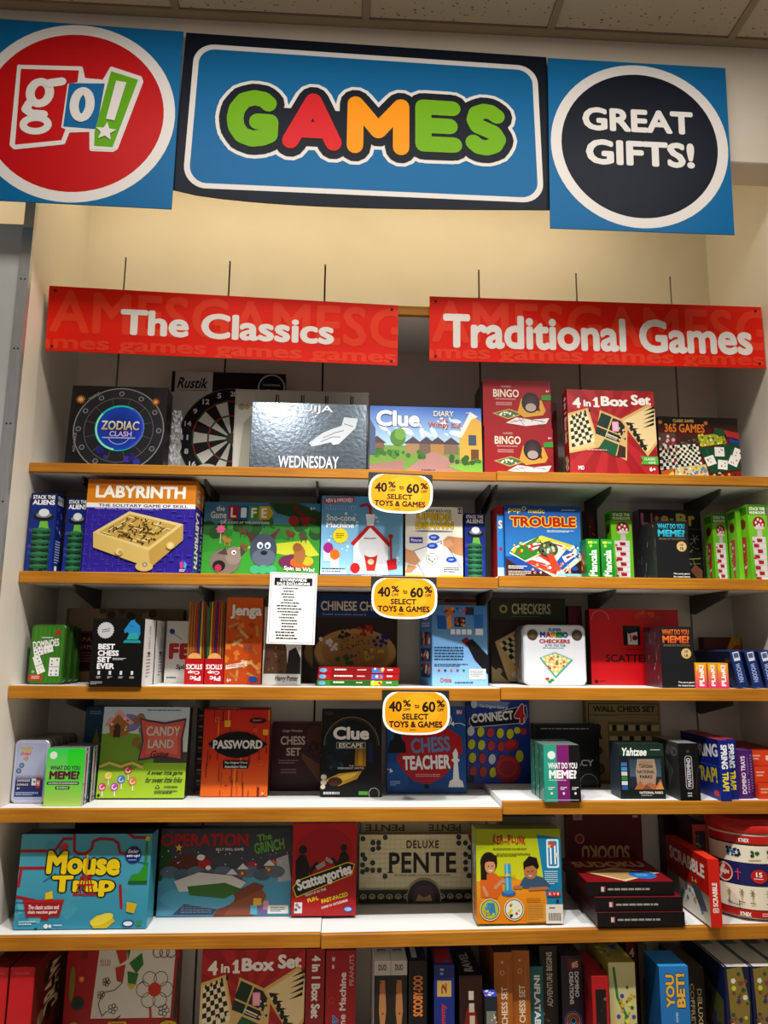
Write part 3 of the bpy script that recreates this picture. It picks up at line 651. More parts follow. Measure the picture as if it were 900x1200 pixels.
def laby(a):
    a.r(0, 0, 1, .27, 'd88a14').r(0, 0, 1, .10, 'c67a10').t('LABYRINTH', .075, .065, .905, .20, 'f6efe2', .055, .02, '9a5a12').r(0, .255, 1, .305, 'efece6').t('THE SOLITARY GAME OF SKILL', .11, .265, .93, .297, '333a80', .03).r(0, .305, 1, 1, '3a2a9a')
    a.ft(.08, .312, .92, .325, 1, 'c8c0f0', 5)
    R = random.Random(8)
    for i in range(19):
        for j in range(13):
            u, v = i/19, .33+j*.052
            if R.random() < .7: a.r(u, v, u+.042, v+.012, '5443ba') if (i+j) % 2 else a.r(u+.01, v-.01, u+.018, v+.045, '5443ba')
    a.p([(.085, .575), (.40, .345), (.90, .475), (.905, .645), (.62, .945), (.095, .735)], 'c9ab62')
    a.p([(.085, .575), (.40, .345), (.90, .475), (.60, .76)], 'e3cd8c').p([(.135, .575), (.405, .375), (.845, .49), (.595, .725)], 'c9a95c')
    a.p([(.085, .575), (.60, .76), (.62, .945), (.095, .735)], 'd9bd74').p([(.60, .76), (.90, .475), (.905, .645), (.62, .945)], 'c4a458')
    f = lambda x, y: ((.135+(.405-.135)*x)*(1-y)+(.595+(.845-.595)*x)*y if False else .135+(.405-.135)*x+(.595-.135)*y+(.845-.405-.595+.135)*x*y, .575+(.375-.575)*x+(.725-.575)*y+(.49-.375-.725+.575)*x*y)
    for i in range(70):
        x, y = R.uniform(.04, .92), R.uniform(.04, .92); L = R.uniform(.06, .2)
        a.s([f(x, y), f(min(.97, x+L), y) if R.random() < .5 else f(x, min(.97, y+L))], .009, R.choice(['8a6a2c', 'f0dfa4', '6a4a1c']), 5, False)
    for i in range(40): u, v = f(R.uniform(.05, .95), R.uniform(.05, .95)); a.e(u, v, .008, .009, '3a2610', 8)
    a.c(.335, .775, .036, 'dcc27c', 14, 'efe0a8').c(.345, .785, .018, 'c8a85c').c(.795, .705, .036, 'dcc27c', 14, 'efe0a8')
    a.e(.57, .93, .08, .05, 'd8be78').c(.575, .91, .022, '555', 10, 'ddd').r(.885, .865, .955, .985, '5a3a9a').p([(.89, .88), (.92, .87), (.92, .94), (.9, .95)], 'd84a9a').p([(.93, .87), (.955, .9), (.945, .95), (.925, .93)], '4ab8d8').ft(.89, .955, .95, .985, 2, 'eee', 2)
def laby_side(a):
    a.r(0, 0, 1, .27, 'd88a14').r(0, .27, 1, 1, '3a2a9a').t('LABYRINTH', .2, .33, .8, .93, 'f0e6c8', .05, q=1).t('LAB', .2, .08, .8, .22, 'e8e0d0', .05, q=1)
for i in range(2):
    box('game_box', ('purple and orange box with a wooden tilt maze, front of the pair', 'purple and orange maze box hidden behind its twin')[i], .178, -.31+.093*i, Z2L, .345, .302, .09, {'c': '3a2a9a', 't': 'c47a12'}, laby if i == 0 else None, 'purple maze game boxes', r=laby_side)
def life(a):
    a.g(0, 0, 1, .45, '3a7fa8', '7ab0c0').r(0, .30, 1, 1, '3f9a34').sc(0, .26, 1, .42, 26, ['2c6a2a', '37802f', '24581f'], .03, .07, 3, 9)
    a.p([(.55, 0), (.80, .0), (1, .12), (1, .32), (.82, .22), (.62, .14)], '244a20').p([(.25, .62), (.9, .50), (1, .70), (.6, .80), (.2, .76)], 'c8cc3a').p([(0, .68), (.4, .62), (1, .78), (1, 1), (0, 1)], '46a038')
    a.t('the', .10, .055, .175, .125, 'f0f0f0', .04, .02, '24402a').t('Game', .055, .13, .19, .225, 'f0f0f0', .04, .02, '24402a').t('of', .14, .235, .195, .30, 'f0f0f0', .04, .02, '24402a')
    for i, (c, L) in enumerate((('b8262a', 'L'), ('2a6ab8', 'I'), ('5aa03a', 'F'), ('d8b020', 'E'))): u = .205+i*.088; a.r(u, .05, u+.086, .235, c).t(L, u+.02, .075, u+.068, .21, 'f4f4f4', .04)
    a.p([(.557, .05), (.595, .14), (.557, .235)], 'd8b020').t('A DAY AT THE DOG PARK', .205, .262, .565, .295, 'eee', .03)
    a.s([(.78, .06), (.84, .16), (.95, .24)], .03, '7a2420').c(.77, .24, .045, 'a83028').p([(.82, .20), (.92, .19), (.87, .33)], '9c2c24').t('6+', .91, .05, .955, .09, 'eee', .02)
    a.s([(.15, .40), (.15, .56)], .008, 'c8b8a0').star(.15, .37, .045, 'd86a90', 8, .7)
    for u, v, c, k in ((.21, .52, 'b8863a', 1), (.36, .60, '8a5a38', .8), (.75, .42, '7a3a28', 1), (.86, .46, '6a4a3a', .9), (.34, .40, '6a4a34', .9)): a.e(u, v, .038*k, .03*k, c, 12).e(u-.028*k, v-.03*k, .02*k, .03*k, c, 10).s([(u-.02*k, v+.02), (u-.02*k, v+.07*k)], .01, c).s([(u+.02*k, v+.02), (u+.02*k, v+.07*k)], .01, c)
    # big dogs
    a.p([(.36, .36), (.42, .58), (.48, .52)], '6a2f34').p([(.66, .33), (.58, .58), (.53, .50)], '6a2f34').e(.52, .64, .115, .22, '4f5668', 22).e(.525, .74, .10, .12, '6a7284', 18).e(.49, .58, .026, .045, 'eef2f6', 12).e(.555, .58, .026, .045, 'eef2f6', 12).e(.493, .59, .013, .025, '2a5a8a', 10).e(.552, .59, .013, .025, '2a5a8a', 10).e(.525, .68, .03, .03, '20222a', 12)
    for i in range(3): a.e(.455+.07*i, .90, .045, .06, '4fb080', 14)
    a.e(.20, .80, .13, .17, '8a7a70', 20).e(.27, .72, .07, .12, '9c8c80', 16).e(.15, .86, .055, .075, '26191c', 14).e(.145, .885, .03, .045, 'b83a50', 12).e(.27, .68, .02, .03, 'f0f0f0', 10).e(.272, .685, .01, .016, '222', 8).p([(.13, .70), (.20, .62), (.22, .72)], '5a4a44').p([(.32, .60), (.37, .66), (.33, .74)], '5a4a44')
    a.e(.80, .79, .15, .10, '7a2f5a', 20).e(.85, .80, .10, .08, 'd86a28', 16).e(.90, .78, .05, .06, 'c8b830', 12).e(.83, .70, .05, .13, 'a8743a', 14).e(.81, .60, .04, .06, '9a6430', 12).t('Spin to Win!', .70, .86, .96, .93, 'f0f0e8', .03, .02, '3a3a30', rot=4)
    a.r(.90, .95, .96, .99, '2a56a8')
box('game_box', 'green dog-park game box with four coloured letter blocks', .530, -.20, Z2L, .392, .256, .05, '2c5a30', life, lean=3)
def snoopy(a):
    a.g(0, 0, 1, 1, '4f9ac8', 'a8d4e8').sc(.02, .2, .98, .95, 30, ['c8e4f2', 'dff0f8'], .008, .02, 4, 6)
    a.p([(.03, .03), (.40, .01), (.40, .07), (.03, .10)], 'b8202a').t('NEW & IMPROVED!', .05, .03, .38, .08, 'fff', .02, rot=-2).t('Snoopy', .055, .105, .42, .185, '2f86c8', .05, .025, 'fff', sh=.1)
    a.t('Sno-cone', .06, .23, .415, .31, 'f4f8fa', .035, .015, '3a78a8').t('Machine', .06, .325, .40, .395, 'f4f8fa', .035, .015, '3a78a8')
    a.star(.235, .49, .10, 'f0d820', 14, .85).ft(.18, .46, .29, .53, 3, '7a6a10', 2)
    a.p([(.40, .56), (.60, .37), (.82, .56), (.82, .97), (.40, .97)], 'eef0f2').p([(.36, .58), (.60, .32), (.86, .58), (.83, .62), (.60, .385), (.40, .61)], 'c01c24').t('SNOOPY', .525, .508, .68, .528, '222', .04)
    a.s([(.48, .12), (.56, .10), (.60, .14), (.60, .22)], .035, 'b81c24').p([(.54, .22), (.66, .22), (.64, .36), (.56, .36)], 'f4f6f8')
    a.s([(.85, .50), (.86, .80)], .022, 'c01c24').p([(.80, .78), (.92, .76), (.93, .88), (.82, .90)], 'c8202a').c(.85, .49, .03, 'c01c24', 10)
    for u, v, c in ((.09, .64, 'a82a8a'), (.17, .72, 'e87a20'), (.42, .88, 'd8282a')): a.r(u-.05, v, u+.05, v+.16, 'eef0f2').e(u, v, .06, .065, c, 16)
    a.p([(.53, .72), (.69, .72), (.66, .91), (.56, .91)], 'd83a34').e(.61, .70, .08, .045, 'f4f4f4', 14).e(.61, .8, .04, .035, 'f0d8b0', 10)
    a.r(0, .955, 1, 1, '2a6ab0').r(0, .90, .32, .955, 'd8ecf4').ft(.02, .885, .33, .94, 2, '35506a', 2).ft(.5, .965, .95, .99, 1, 'fff', 4)
def sno_side(a): a.r(0, 0, 1, 1, 'c01c24').r(.3, 0, .7, .4, 'eee')
box('game_box', 'pale blue snow-cone maker box with a red-roofed white house', .926, -.205, Z2L, .277, .282, .09, {'c': 'b8202a', 'l': 'b01c24', 't': 'd8d8d8'}, snoopy, lean=2, mat=GLOSS)
def upside(a):
    a.r(0, 0, 1, 1, 'e9e4d6').r(0, .93, 1, 1, 'e8d420').t('Telestrations', .20, .02, .80, .075, '2a2f3a', .02, sh=.15).t('UPSIDE', .20, .085, .80, .185, 'e8c820', .06, .03, '2a2418').t('DRAWN', .18, .20, .84, .305, 'e8c820', .06, .03, '2a2418')
    a.e(.5, .335, .34, .014, '8a8a86').r(.92, .01, .99, .09, '1f2a60').t('12', .93, .03, .98, .07, 'fff', .03)
    a.p([(.10, .62), (.66, .46), (.98, .84), (.36, 1)], 'f6f6f2').s([(.10, .62), (.36, .98)], .012, '2a56c8').s([(.66, .46), (.98, .84)], .012, '2a56c8').s([(.10, .62), (.66, .46)], .012, '2a56c8')
    for u, v in ((.50, .42), (.47, .535), (.80, .72)): a.e(u, v, .095, .042, '2456c0', 16).ft(u-.05, v-.012, u+.05, v+.015, 2, 'dfe8ff', 2)
    a.r(.07, .42, .30, .50, '3a4ab0').t('Pictures', .10, .44, .28, .48, 'fff', .02)
    a.ring(.46, .71, .10, .006, '333', 20).sc(.40, .67, .53, .76, 8, ['333'], .008, .014, 6)
    a.p([(.60, .50), (.74, .40), (1, .42), (1, .66), (.86, .64), (.70, .54)], 'c8946a').p([(.62, .48), (.78, .44), (.84, .52), (.74, .56)], 'd8a880').s([(.64, .42), (.66, .62)], .02, 'eee')
    a.p([(0, .58), (.16, .62), (.26, .74), (.18, .80), (.0, .76)], 'd8a47c').p([(.04, .80), (.2, .82), (.1, .9), (0, .9)], 'c8946a')
    a.ft(.66, .82, .96, .90, 3, '333', 3)
    for i in range(3): a.t('8+', .06+.06*i, .945, .10+.06*i, .985, '333', .02)
box('game_box', 'cream party game box printed with two drawing hands', 1.212, -.20, Z2L, .196, .252, .06, {'c': '4a56a0', 'r': '3a46a0'}, upside)
def trouble(a):
    a.g(0, 0, 1, .7, '2458a8', '3a8ac0').p([(0, .72), (.25, .9), (.55, 1), (0, 1)], '4a2a1c').p([(.52, 1), (1, .70), (1, 1)], '4a2a1c').r(0, .9, 1, 1, '4a2a1c')
    a.t('pop', .045, .045, .215, .115, 'e8d83a', .035).c(.255, .045, .03, 'e8d83a').c(.255, .045, .017, '2a62b0').t('matic', .31, .045, .53, .105, 'e8d83a', .035)
    a.t('TROUBLE', .07, .155, .94, .295, 'b8241c', .055, .07, 'e8c81c').ft(.55, .34, .95, .37, 2, 'd8e4f0', 2).ft(.75, .05, .96, .07, 2, 'd8e4f0', 5)
    a.p([(.05, .66), (.10, .58), (.46, .42), (.90, .56), (.99, .66), (.99, .74), (.72, .96), (.62, .97)], 'd8e8d0').p([(.06, .64), (.47, .41), (.62, .50), (.52, .62), (.25, .76)], '3f8a34').p([(.47, .41), (.92, .55), (.80, .62), (.6, .55)], 'd8c83a').p([(.80, .60), (.98, .66), (.72, .90), (.64, .80)], '2a62b8').p([(.26, .78), (.52, .64), (.68, .80), (.66, .95)], 'd84a3a')
    for Q in ([(.28, .56), (.42, .50), (.52, .55), (.34, .62)], [(.62, .50), (.80, .55), (.74, .60), (.60, .55)], [(.74, .70), (.90, .63), (.95, .66), (.78, .78)], [(.30, .74), (.44, .70), (.60, .80), (.50, .82)]): a.p(Q, 'f0efe8')
    for Q in ([(.33, .56), (.46, .53), (.47, .55), (.35, .585)], [(.64, .515), (.76, .55), (.75, .57), (.63, .535)], [(.79, .70), (.89, .65), (.91, .665), (.81, .73)], [(.34, .745), (.54, .80), (.5, .815), (.33, .76)]): a.p(Q, 'a8442a')
    a.sc(.10, .52, .45, .70, 22, ['3f9a3a', 'c84a2a', 'e8c83a', '7ac04a'], .012, .022, 4).sc(.35, .78, .85, .92, 30, ['e8603a', 'f0a88a', 'f4e0d0'], .012, .022, 5).sc(.8, .55, .98, .7, 14, ['2a6ac0', '6ab0e0', 'dfe8f0'], .01, .02, 6)
    a.e(.56, .60, .13, .10, '3a4a38', 18, 0, '8a9a80').sc(.48, .54, .64, .66, 16, ['d8c868', '5a6a4a', 'c8d8c8', '2a2a20'], .012, .025, 7).p([(.54, .68), (.62, .66), (.72, .88), (.62, .9)], 'e8502a').sc(.42, .44, .6, .5, 10, ['b8b02a', 'd8d060'], .02, .03, 3)
    a.ft(.03, .83, .30, .88, 2, 'f0e8e0', 2).ft(.03, .9, .36, .97, 3, 'd8c8b8', 3).r(.68, .93, 1, 1, '9adcea').t('WARNING', .78, .95, .94, .975, '2a4a60', .02).e(.90, .86, .045, .03, '2a56a8')
def trouble_side(a):
    a.r(0, 0, 1, 1, '3a8ac8').r(0, 0, 1, .12, 'b82028').t('S', .2, .20, .8, .32, 'e8e0d0', .05).c(.5, .6, .3, 'a8287a').r(0, .85, 1, 1, 'b8d8e8')
box('game_box', 'blue game box with a red and yellow rounded title and a square board', 1.544, -.25, Z2R, .258, .248, .07, {'c': '2458a8', 't': '8a5a5a'}, trouble)
box('game_box', 'white and red box edge showing beside the blue square-board box', 1.520, -.235, Z2R, .0225, .248, .11, {'c': 'd8d8da', 'l': 'b02428', 't': 'b8363a'}, trouble_side)
def mancala(a):
    a.g(0, 0, 1, 1, '34a234', '1f8a2a').t('Mancala', .22, .28, .80, .96, 'eef6e8', .04, q=3).r(.15, .06, .5, .12, 'd8e060').r(.55, .06, .85, .12, '8ad070').c(.35, .18, .12, 'b8d860').ft(.1, .88, .3, .96, 2, 'cfe8c8', 2)
def mancala_side(a): a.r(0, 0, 1, 1, '1f7a28').e(.6, .6, .25, .3, '7a4a22', 12).sc(.4, .4, .8, .8, 8, ['3a2010', 'c89a50'], .04, .08, 3)
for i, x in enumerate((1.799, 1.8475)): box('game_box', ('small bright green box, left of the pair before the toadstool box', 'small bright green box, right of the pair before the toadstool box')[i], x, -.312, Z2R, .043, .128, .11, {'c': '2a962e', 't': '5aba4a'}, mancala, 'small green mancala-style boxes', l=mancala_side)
def toad(a):
    a.g(0, 0, 1, 1, '86cc2a', '5fae1e').r(0, 0, 1, .14, '4a8a1c').t('STACK THE', .10, .035, .92, .08, 'f0f6e0', .05).t('MUSHROOMS', .10, .09, .92, .13, 'f0f6e0', .05)
    a.p([(.46, .30), (.66, .30), (.70, .44), (.42, .44)], 'c8c4bc').e(.56, .25, .32, .09, 'a01a2a', 20).e(.56, .31, .28, .025, 'd8c8c0', 16)
    for u, v in ((.40, .24), (.52, .20), (.66, .22), (.56, .27), (.74, .27), (.45, .29)): a.e(u, v, .055, .02, 'ead8d8', 10)
    a.p([(.14, .43), (.86, .43), (.82, 1), (.22, 1)], 'd8d2d0')
    for i in range(8):
        v = .45+i*.072; u = .34 if i % 2 else .52
        a.p([(u-.14, v), (u+.14, v+.006), (u+.14, v+.05), (u-.12, v+.052)], 'a81c2c'); a.p([(.16, v+.03), (.27, v+.034), (.26, v+.06), (.16, v+.056)], 'b8303c') if i % 3 == 0 else None
        a.s([(.16, v+.064), (.84, v+.064)], .012, 'aaa29e', 4, False)
def toad_side(a): a.g(0, 0, 1, 1, '8ad02c', '68b422').r(.1, .03, .9, .13, '4a8a1c').e(.5, .25, .28, .07, '7a1a2a', 14).p([(.25, .42), (.75, .42), (.6, .95), (.4, .95)], 'b83a48').sc(.25, .45, .7, .9, 16, ['d8d0cc', 'a81c2c'], .04, .1, 6, 4)
TG = 'slim lime toadstool boxes'
box('game_box', 'slim lime toadstool box standing behind the small green boxes', 1.920, -.215, Z2R, .073, .242, .06, {'c': '6ab424'}, toad, TG, l=toad_side)
box('game_box', 'dark red box edge behind the small green boxes', 1.866, -.12, Z2R, .040, .262, .05, {'c': '3a1218', 'l': '1c1416'}, lambda a: a.r(0, 0, 1, 1, '3a1014').r(.2, .1, .7, .9, '7a1a20').sc(.1, .1, .9, .9, 10, ['c8a868', '1a0c0e'], .04, .1, 4))
box('game_box', 'slim lime toadstool box right beside the peg-picture box', 2.283, -.205, Z2R, .050, .240, .06, {'c': '6ab424'}, toad, TG, r=toad_side, l=toad_side)
box('game_box', 'slim lime toadstool box with its side turned out, middle of three', 2.338, -.262, Z2R, .018, .247, .06, {'c': '7cc42a'}, None, TG, l=toad_side)
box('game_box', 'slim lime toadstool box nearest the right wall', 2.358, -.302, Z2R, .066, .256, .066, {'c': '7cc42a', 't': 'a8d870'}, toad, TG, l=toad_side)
def meme(tc, tc2, sub, label_c='c8a860', bgc='26262a'):
    def f(a):
        a.r(0, 0, 1, 1, bgc).t('WHAT DO YOU', .07, .045, .90, .135, tc, .05, .0, c2=tc2).t('MEME?', .07, .15, .90, .275, tc, .06, c2=tc2).t(sub, .10, .295, .90, .325, '8a7a62', .03)
        a.c(.78, .44, .155, label_c, 24).c(.78, .44, .135, 'd8c08a', 24).t('OVER', .72, .39, .84, .43, '5a4a2a', .03).t('18', .73, .45, .83, .5, '5a4a2a', .03)
        a.t('The party game', .48, .895, .98, .93, 'e8e8e8', .035).t('for meme lovers', .48, .945, .98, .975, 'e8e8e8', .035)
    return f
def wrap_glare_side(c, seed):  # strokes paint the crinkled wrap's glare into the side print
    def f(a):
        a.r(0, 0, 1, 1, c); R = random.Random(seed)
        for i in range(26): u, v = R.random(), R.random(); a.s([(u, v), (u+R.uniform(-.12, .12), v+R.uniform(.05, .2))], R.uniform(.008, .03), R.choice(['8a8a8c', '5a5a5e', 'b0b0b2', '3a3a3e']), 4, False)
    return f
box('game_box', 'black party game box with turquoise wording', 2.034, -.312, Z2R, .110, .192, .16, {'c': '202024', 't': '3a3a3e'}, meme('46c8d8', '2a9ab8', 'BIGGER BETTER EDITION'), l=wrap_glare_side('3a3a3c', 3), mat=GLOSS)
def lite(a):
    a.r(0, 0, 1, 1, '16141a').r(0, 0, 1, .26, '1c1620')
    for ch, x0, x1, c in (('L', .03, .15, 'd87aa8'), ('i', .19, .22, 'd86a70'), ('t', .25, .33, 'c88a60'), ('e', .35, .48, 'c8a850'), ('-', .50, .56, 'a8a850'), ('B', .60, .78, 'c8b860'), ('r', .80, .90, 'c8a850')): a.t(ch, x0, .05 if ch in 'LBi' else .08 if ch != '-' else .12, x1, .22 if ch != '-' else .15, c, .055)
    a.r(0, .255, 1, .265, '6a5a60').sc(.56, .45, .82, .62, 40, ['8a3a3a', 'a86a3a', '6a3a2a', '8a8a3a'], .012, .02, 7).s([(.6, .36), (.64, .42), (.62, .48)], .006, 'ccc').s([(.80, .40), (.95, .40)], .006, 'ccc').s([(.86, .34), (.89, .46)], .006, 'ccc').s([(.83, .46), (.93, .35)], .006, 'ccc').sc(.82, .5, .95, .56, 6, ['ccc'], .006, .01, 3)
    a.s([(.56, .68), (.95, .66)], .016, '8a9a4a').s([(.6, .74), (.95, .73)], .012, '6a7a3a')
    for i in range(4): a.s([(.62+.07*i, .68), (.66+.07*i, .76)], .012, '7a8a4a')
    a.p([(.55, .76), (.62, .72), (.68, .80), (.62, .92), (.55, .94)], '7a4a34').p([(.78, .82), (.86, .74), (.97, .82), (.97, .95), (.90, .95)], '8a5a40').ft(.56, .89, .80, .92, 1, 'ddd', 2)
    for i, c in enumerate(('c8489a', 'd8b02a', 'd8a83a', 'c89a2a', 'b8385a', '3a5a9a')): a.c(.60+.068*i, .965, .028, c, 12).c(.60+.068*i, .965, .012, 'eee', 8)
box('game_box', 'black box with pastel letters and a glowing peg picture behind the black party box', 2.054, -.13, Z2R, .225, .265, .06, {'c': '16141a', 'l': '8a5a80'}, lite)
# ================================================================ row 3
def rounded_tin(name, label, x0, y, z, w, h, d, ink, art, group=None, rad=.016, lean=0):
    """tin with rounded corners seen from the front: body with a rolled rim, plus printed lid"""
    th = math.radians(lean)
    root = empty(name, (x0+w/2, y, z+.0006+d*math.sin(th)), (-th, 0, 0)); tag(root, label, 'game tin', group)
    def outline(i, n=5):
        pts = []
        for cx, cz, t0 in ((w/2-rad, rad, -90), (w/2-rad, h-rad, 0), (-w/2+rad, h-rad, 90), (-w/2+rad, rad, 180)):
            for k in range(n+1): t_ = math.radians(t0+90*k/n); pts.append((cx+(rad-i)*math.cos(t_), cz+(rad-i)*math.sin(t_)))
        return pts
    bm = bmesh.new()
    rings = [[bm.verts.new((px, yy, pz)) for px, pz in outline(ins)] for yy, ins in ((0, .003), (.002, .0005), (.006, 0), (.008, .001), (d-.004, .001), (d, .003))]
    for A, B in zip(rings, rings[1:]):
        for i in range(len(A)): bm.faces.new((A[i-1], A[i], B[i], B[i-1]))
    bm.faces.new(rings[0][::-1]); bm.faces.new(rings[-1])
    bmesh.ops.recalc_face_normals(bm, faces=bm.faces)
    done(bm, 'tin_body', TIN, root, {'c': ink, 'f': ink})
    if art:
        a = Art(w-.008, h-.008); art(a)
        a.build('lid_print', lambda u, v: ((u-.5)*(w-.010), 0, .005+(1-v)*(h-.010)), (0, -1, 0), TIN, root)
    return root
def corner_clip(a, c, r=.07):
    k = a.w/a.h
    return a
def dominoes(a):
    a.rr(0, 0, 1, 1, .10, '4a8a2a')
    for i in range(14): a.r(.03+.07*i, .02, .045+.07*i, .98, '5a9a38' if i % 2 else '3c7a24')
    a.c(.80, .12, .09, 'b83a3a', 12).t('DOMINOES', .04, .25, .86, .385, 'eef0e8', .05, .02, '2a4a1c', rot=-8).ft(.3, .20, .7, .24, 1, 'ddd', 2)
    def dom(Q, m, pips, pc):
        a.p(Q, 'f2f2f0'); a.s([m[0], m[1]], .015, '444'); 
        for u, v in pips: a.c(u, v, .025, pc, 8)
    dom([(.06, .42), (.64, .33), (.70, .45), (.12, .55)], ((.37, .38), (.41, .50)), ((.14, .46), (.22, .43), (.20, .51), (.28, .48), (.31, .42)), '2a3a8a')
    for u, v in ((.48, .42), (.60, .40), (.50, .47)): a.c(u, v, .022, 'c87ac0', 8)
    dom([(.06, .56), (.26, .50), (.50, .80), (.26, .86)], ((.18, .72), (.42, .66)), ((.22, .58), (.28, .63)), '6a8ac8')
    for u, v in ((.28, .76), (.38, .74), (.32, .81)): a.c(u, v, .022, 'd8c83a', 8)
    dom([(.60, .56), (.92, .56), (.92, .88), (.60, .88)], ((.63, .72), (.89, .72)), ((.68, .62), (.84, .60), (.68, .68), (.68, .79), (.84, .79), (.68, .85), (.84, .85)), '2a4a3a')
    a.r(0, .86, .42, .96, 'c8442a').ft(.08, .88, .36, .94, 2, 'f0d8d0', 3).t('6+', .08, .78, .16, .83, 'eee', .02)
for i in range(3):
    rounded_tin('domino_tin', ('green domino tin, front of its row on the third level', 'green domino tin, second in its row', 'green domino tin, last in its row')[i], .026+.004*i, -.272+.045*i, Z3L, .108, .186-.001*i, .036, '3f6a2c', dominoes if i == 0 else None, 'green domino tins')
def brownset(a):
    a.r(0, 0, 1, 1, '6a5238').r(0, 0, 1, .3, '7a6142').e(.18, .12, .16, .2, '9a8060', 16).sc(.3, .02, 1, .3, 26, ['8a6a40', '5a4228', 'a88a50', '4a3622'], .015, .04, 5)
    a.r(0.10, .34, .40, .85, '5a1c18').t('SPANISH', .12, .40, .38, .46, 'c8a08a', .02).t('GAME SET', .12, .50, .36, .56, 'c8a08a', .02).ft(.12, .6, .36, .75, 4, 'a87868', 2).r(.1, .86, .5, 1, 'b8976a')
box('game_box', 'large brown wooden game set box lying back against the wall', .060, -.075, Z3L, .395, .246, .05, {'c': '4a3826', 't': '3a2c20'}, brownset)
def bestchess(a):
    a.r(0, 0, 1, 1, '0f0f10').star(.25, .175, .165, 'c9cacb', 20, .88).s([(.18, .17), (.33, .15)], .014, '555').s([(.18, .20), (.33, .18)], .014, '555')
    a.p([(.60, .36), (.62, .32), (.92, .32), (.94, .36)], '2a9aa0').p([(.66, .31), (.70, .22), (.66, .20), (.62, .22), (.60, .17), (.72, .03), (.80, .01), (.80, .04), (.90, .10), (.92, .22), (.88, .31)], '2f8fc0').p([(.66, .31), (.72, .22), (.86, .20), (.88, .31)], '36a8a0').s([(.70, .10), (.78, .12)], .012, '1a5a80')
    for i, tx in enumerate(('BEST', 'CHESS', 'SET', 'EVER')): a.t(tx, .13, .375+.096*i, (.45, .53, .39, .46)[i], .46+.096*i, 'f2f2f2', .055)
    a.ft(.42, .585, .70, .62, 2, 'ddd', 2)
    for i in range(4): a.r(.155+.21*i, .775, .20+.21*i, .83, 'ddd').ft(.135+.21*i, .855, .23+.21*i, .89, 2, 'ccc', i)
    a.ft(.03, .93, .28, .98, 3, 'bbb', 7)
def bc_side(a): a.r(0, 0, 1, 1, 'dedcd8').t('BEST CHESS', .42, .1, .58, .45, '777', .02, q=1).ft(.3, .5, .7, .9, 8, '9a9a98', 2).e(.5, .52, .1, .03, '444')
for i in range(2): box('game_box', ('black chess box with white lettering overhanging the shelf edge', 'black and white chess box behind its overhanging twin')[i], .241+.004*i, -.352+.138*i, Z3L, .157, .203, .134, {'c': '0f0f10', 'r': 'e2e0dc', 't': '26262a'}, bestchess if i == 0 else None, 'black chess boxes with white sides', r=bc_side)
def whitef(a): a.r(0, 0, 1, 1, 'd8d4cc').e(.25, .17, .12, .05, '2a4a8a', 10, -40).s([(.30, .2), (.7, .3)], .04, '8a8a88').t('F', .15, .36, .60, .62, 'b82a24', .08).t('E', .62, .36, 1.1, .62, 'b82a24', .08).t('Spla', .5, .70, 1.0, .80, '333', .04, sh=.2).ft(.1, .9, .6, .95, 1, '666', 2)
box('game_box', 'narrow white box with red capitals behind the coloured sticks', .414, -.13, Z3L, .074, .204, .04, 'd4d0c8', whitef)
STK = ['c83a2a', 'd8b03a', '3a7a4a', '2a4a8a', 'b87a34', '8a5a2a', 'c88a3a']
def stick_box(label, x0, seed):
    w, h, d = .062, .273, .042
    root = empty('stick_pack', (x0+w/2, -.20, Z3L+.0006)); tag(root, label, 'game pack', 'packs of coloured pick-up sticks')
    R = random.Random(seed)
    for i in range(14):
        u = (i % 7+.5)/7; r_ = .0038
        bm = bmesh.new(); bmesh.ops.create_cone(bm, cap_ends=True, segments=6, radius1=r_, radius2=r_*.8, depth=h-.012, matrix=Matrix.Translation((-w/2+.003+u*(w-.006), .012+(i//7)*.016, h/2+R.uniform(-.003, .004))))
        done(bm, 'stick', CARD, root, {'c': R.choice(STK)})
    bx('wrapper', -w/2, w/2, 0, d, 0, .082, CARD, root, .002, {'c': 'b8141c'})
    a = Art(w, .082); a.t('STICKS', .08, .22, .92, .42, 'f4eeee', .04, q=2).t('Cup', .18, .45, .80, .62, 'f4eeee', .04, q=2).t('Pic', .30, .68, .86, .86, 'f4eeee', .04, q=2)
    a.build('wrapper_print', lambda u, v: ((u-.5)*w, 0, (1-v)*.082), (0, -1, 0), CARD, root)
    a = Art(w, .02); a.e(.5, 1, .35, .9, 'e8b070', 14, 0, None, 180, 360); a.build('band_print', lambda u, v: ((u-.5)*w, -.0005, .082+(1-v)*.02), (0, -1, 0), CARD, root)
stick_box('red-based pack of striped pick-up sticks, left of the pair', .4935, 3)
stick_box('red-based pack of striped pick-up sticks, right of the pair beside the orange box', .5575, 9)
def jenga(a):
    a.g(0, 0, 1, 1, 'd86a1c', 'c24e12').sc(0, .2, 1, 1, 16, ['b0481a', 'e0883a'], .05, .12, 4, 4)
    a.t('Jenga', .10, .08, .98, .25, 'ece6dc', .06, .03, '8a2a10')
    R = random.Random(5)
    for i in range(15):
        u, v, t_ = R.uniform(.1, .95), R.uniform(.32, .92), R.uniform(0, 3.1); du, dv = .16*math.cos(t_), .06*math.sin(t_)
        a.s([(u-du, v-dv), (u+du, v+dv)], .075, R.choice(['d8a868', 'c8924e', 'e4bc80', 'b87a3a']), 4, False)
    a.c(.62, .58, .14, 'c84a1c').c(.62, .58, .09, '8a5a3a').p([(.04, .78), (.6, .74), (.6, .79), (.04, .83)], 'e8e0d0').t('CLASSIC GAME', .07, .765, .56, .80, 'c83a1c', .03, rot=-3).e(.80, .94, .13, .035, '2a56a8').t('6+', .08, .93, .2, .97, 'eee', .03)
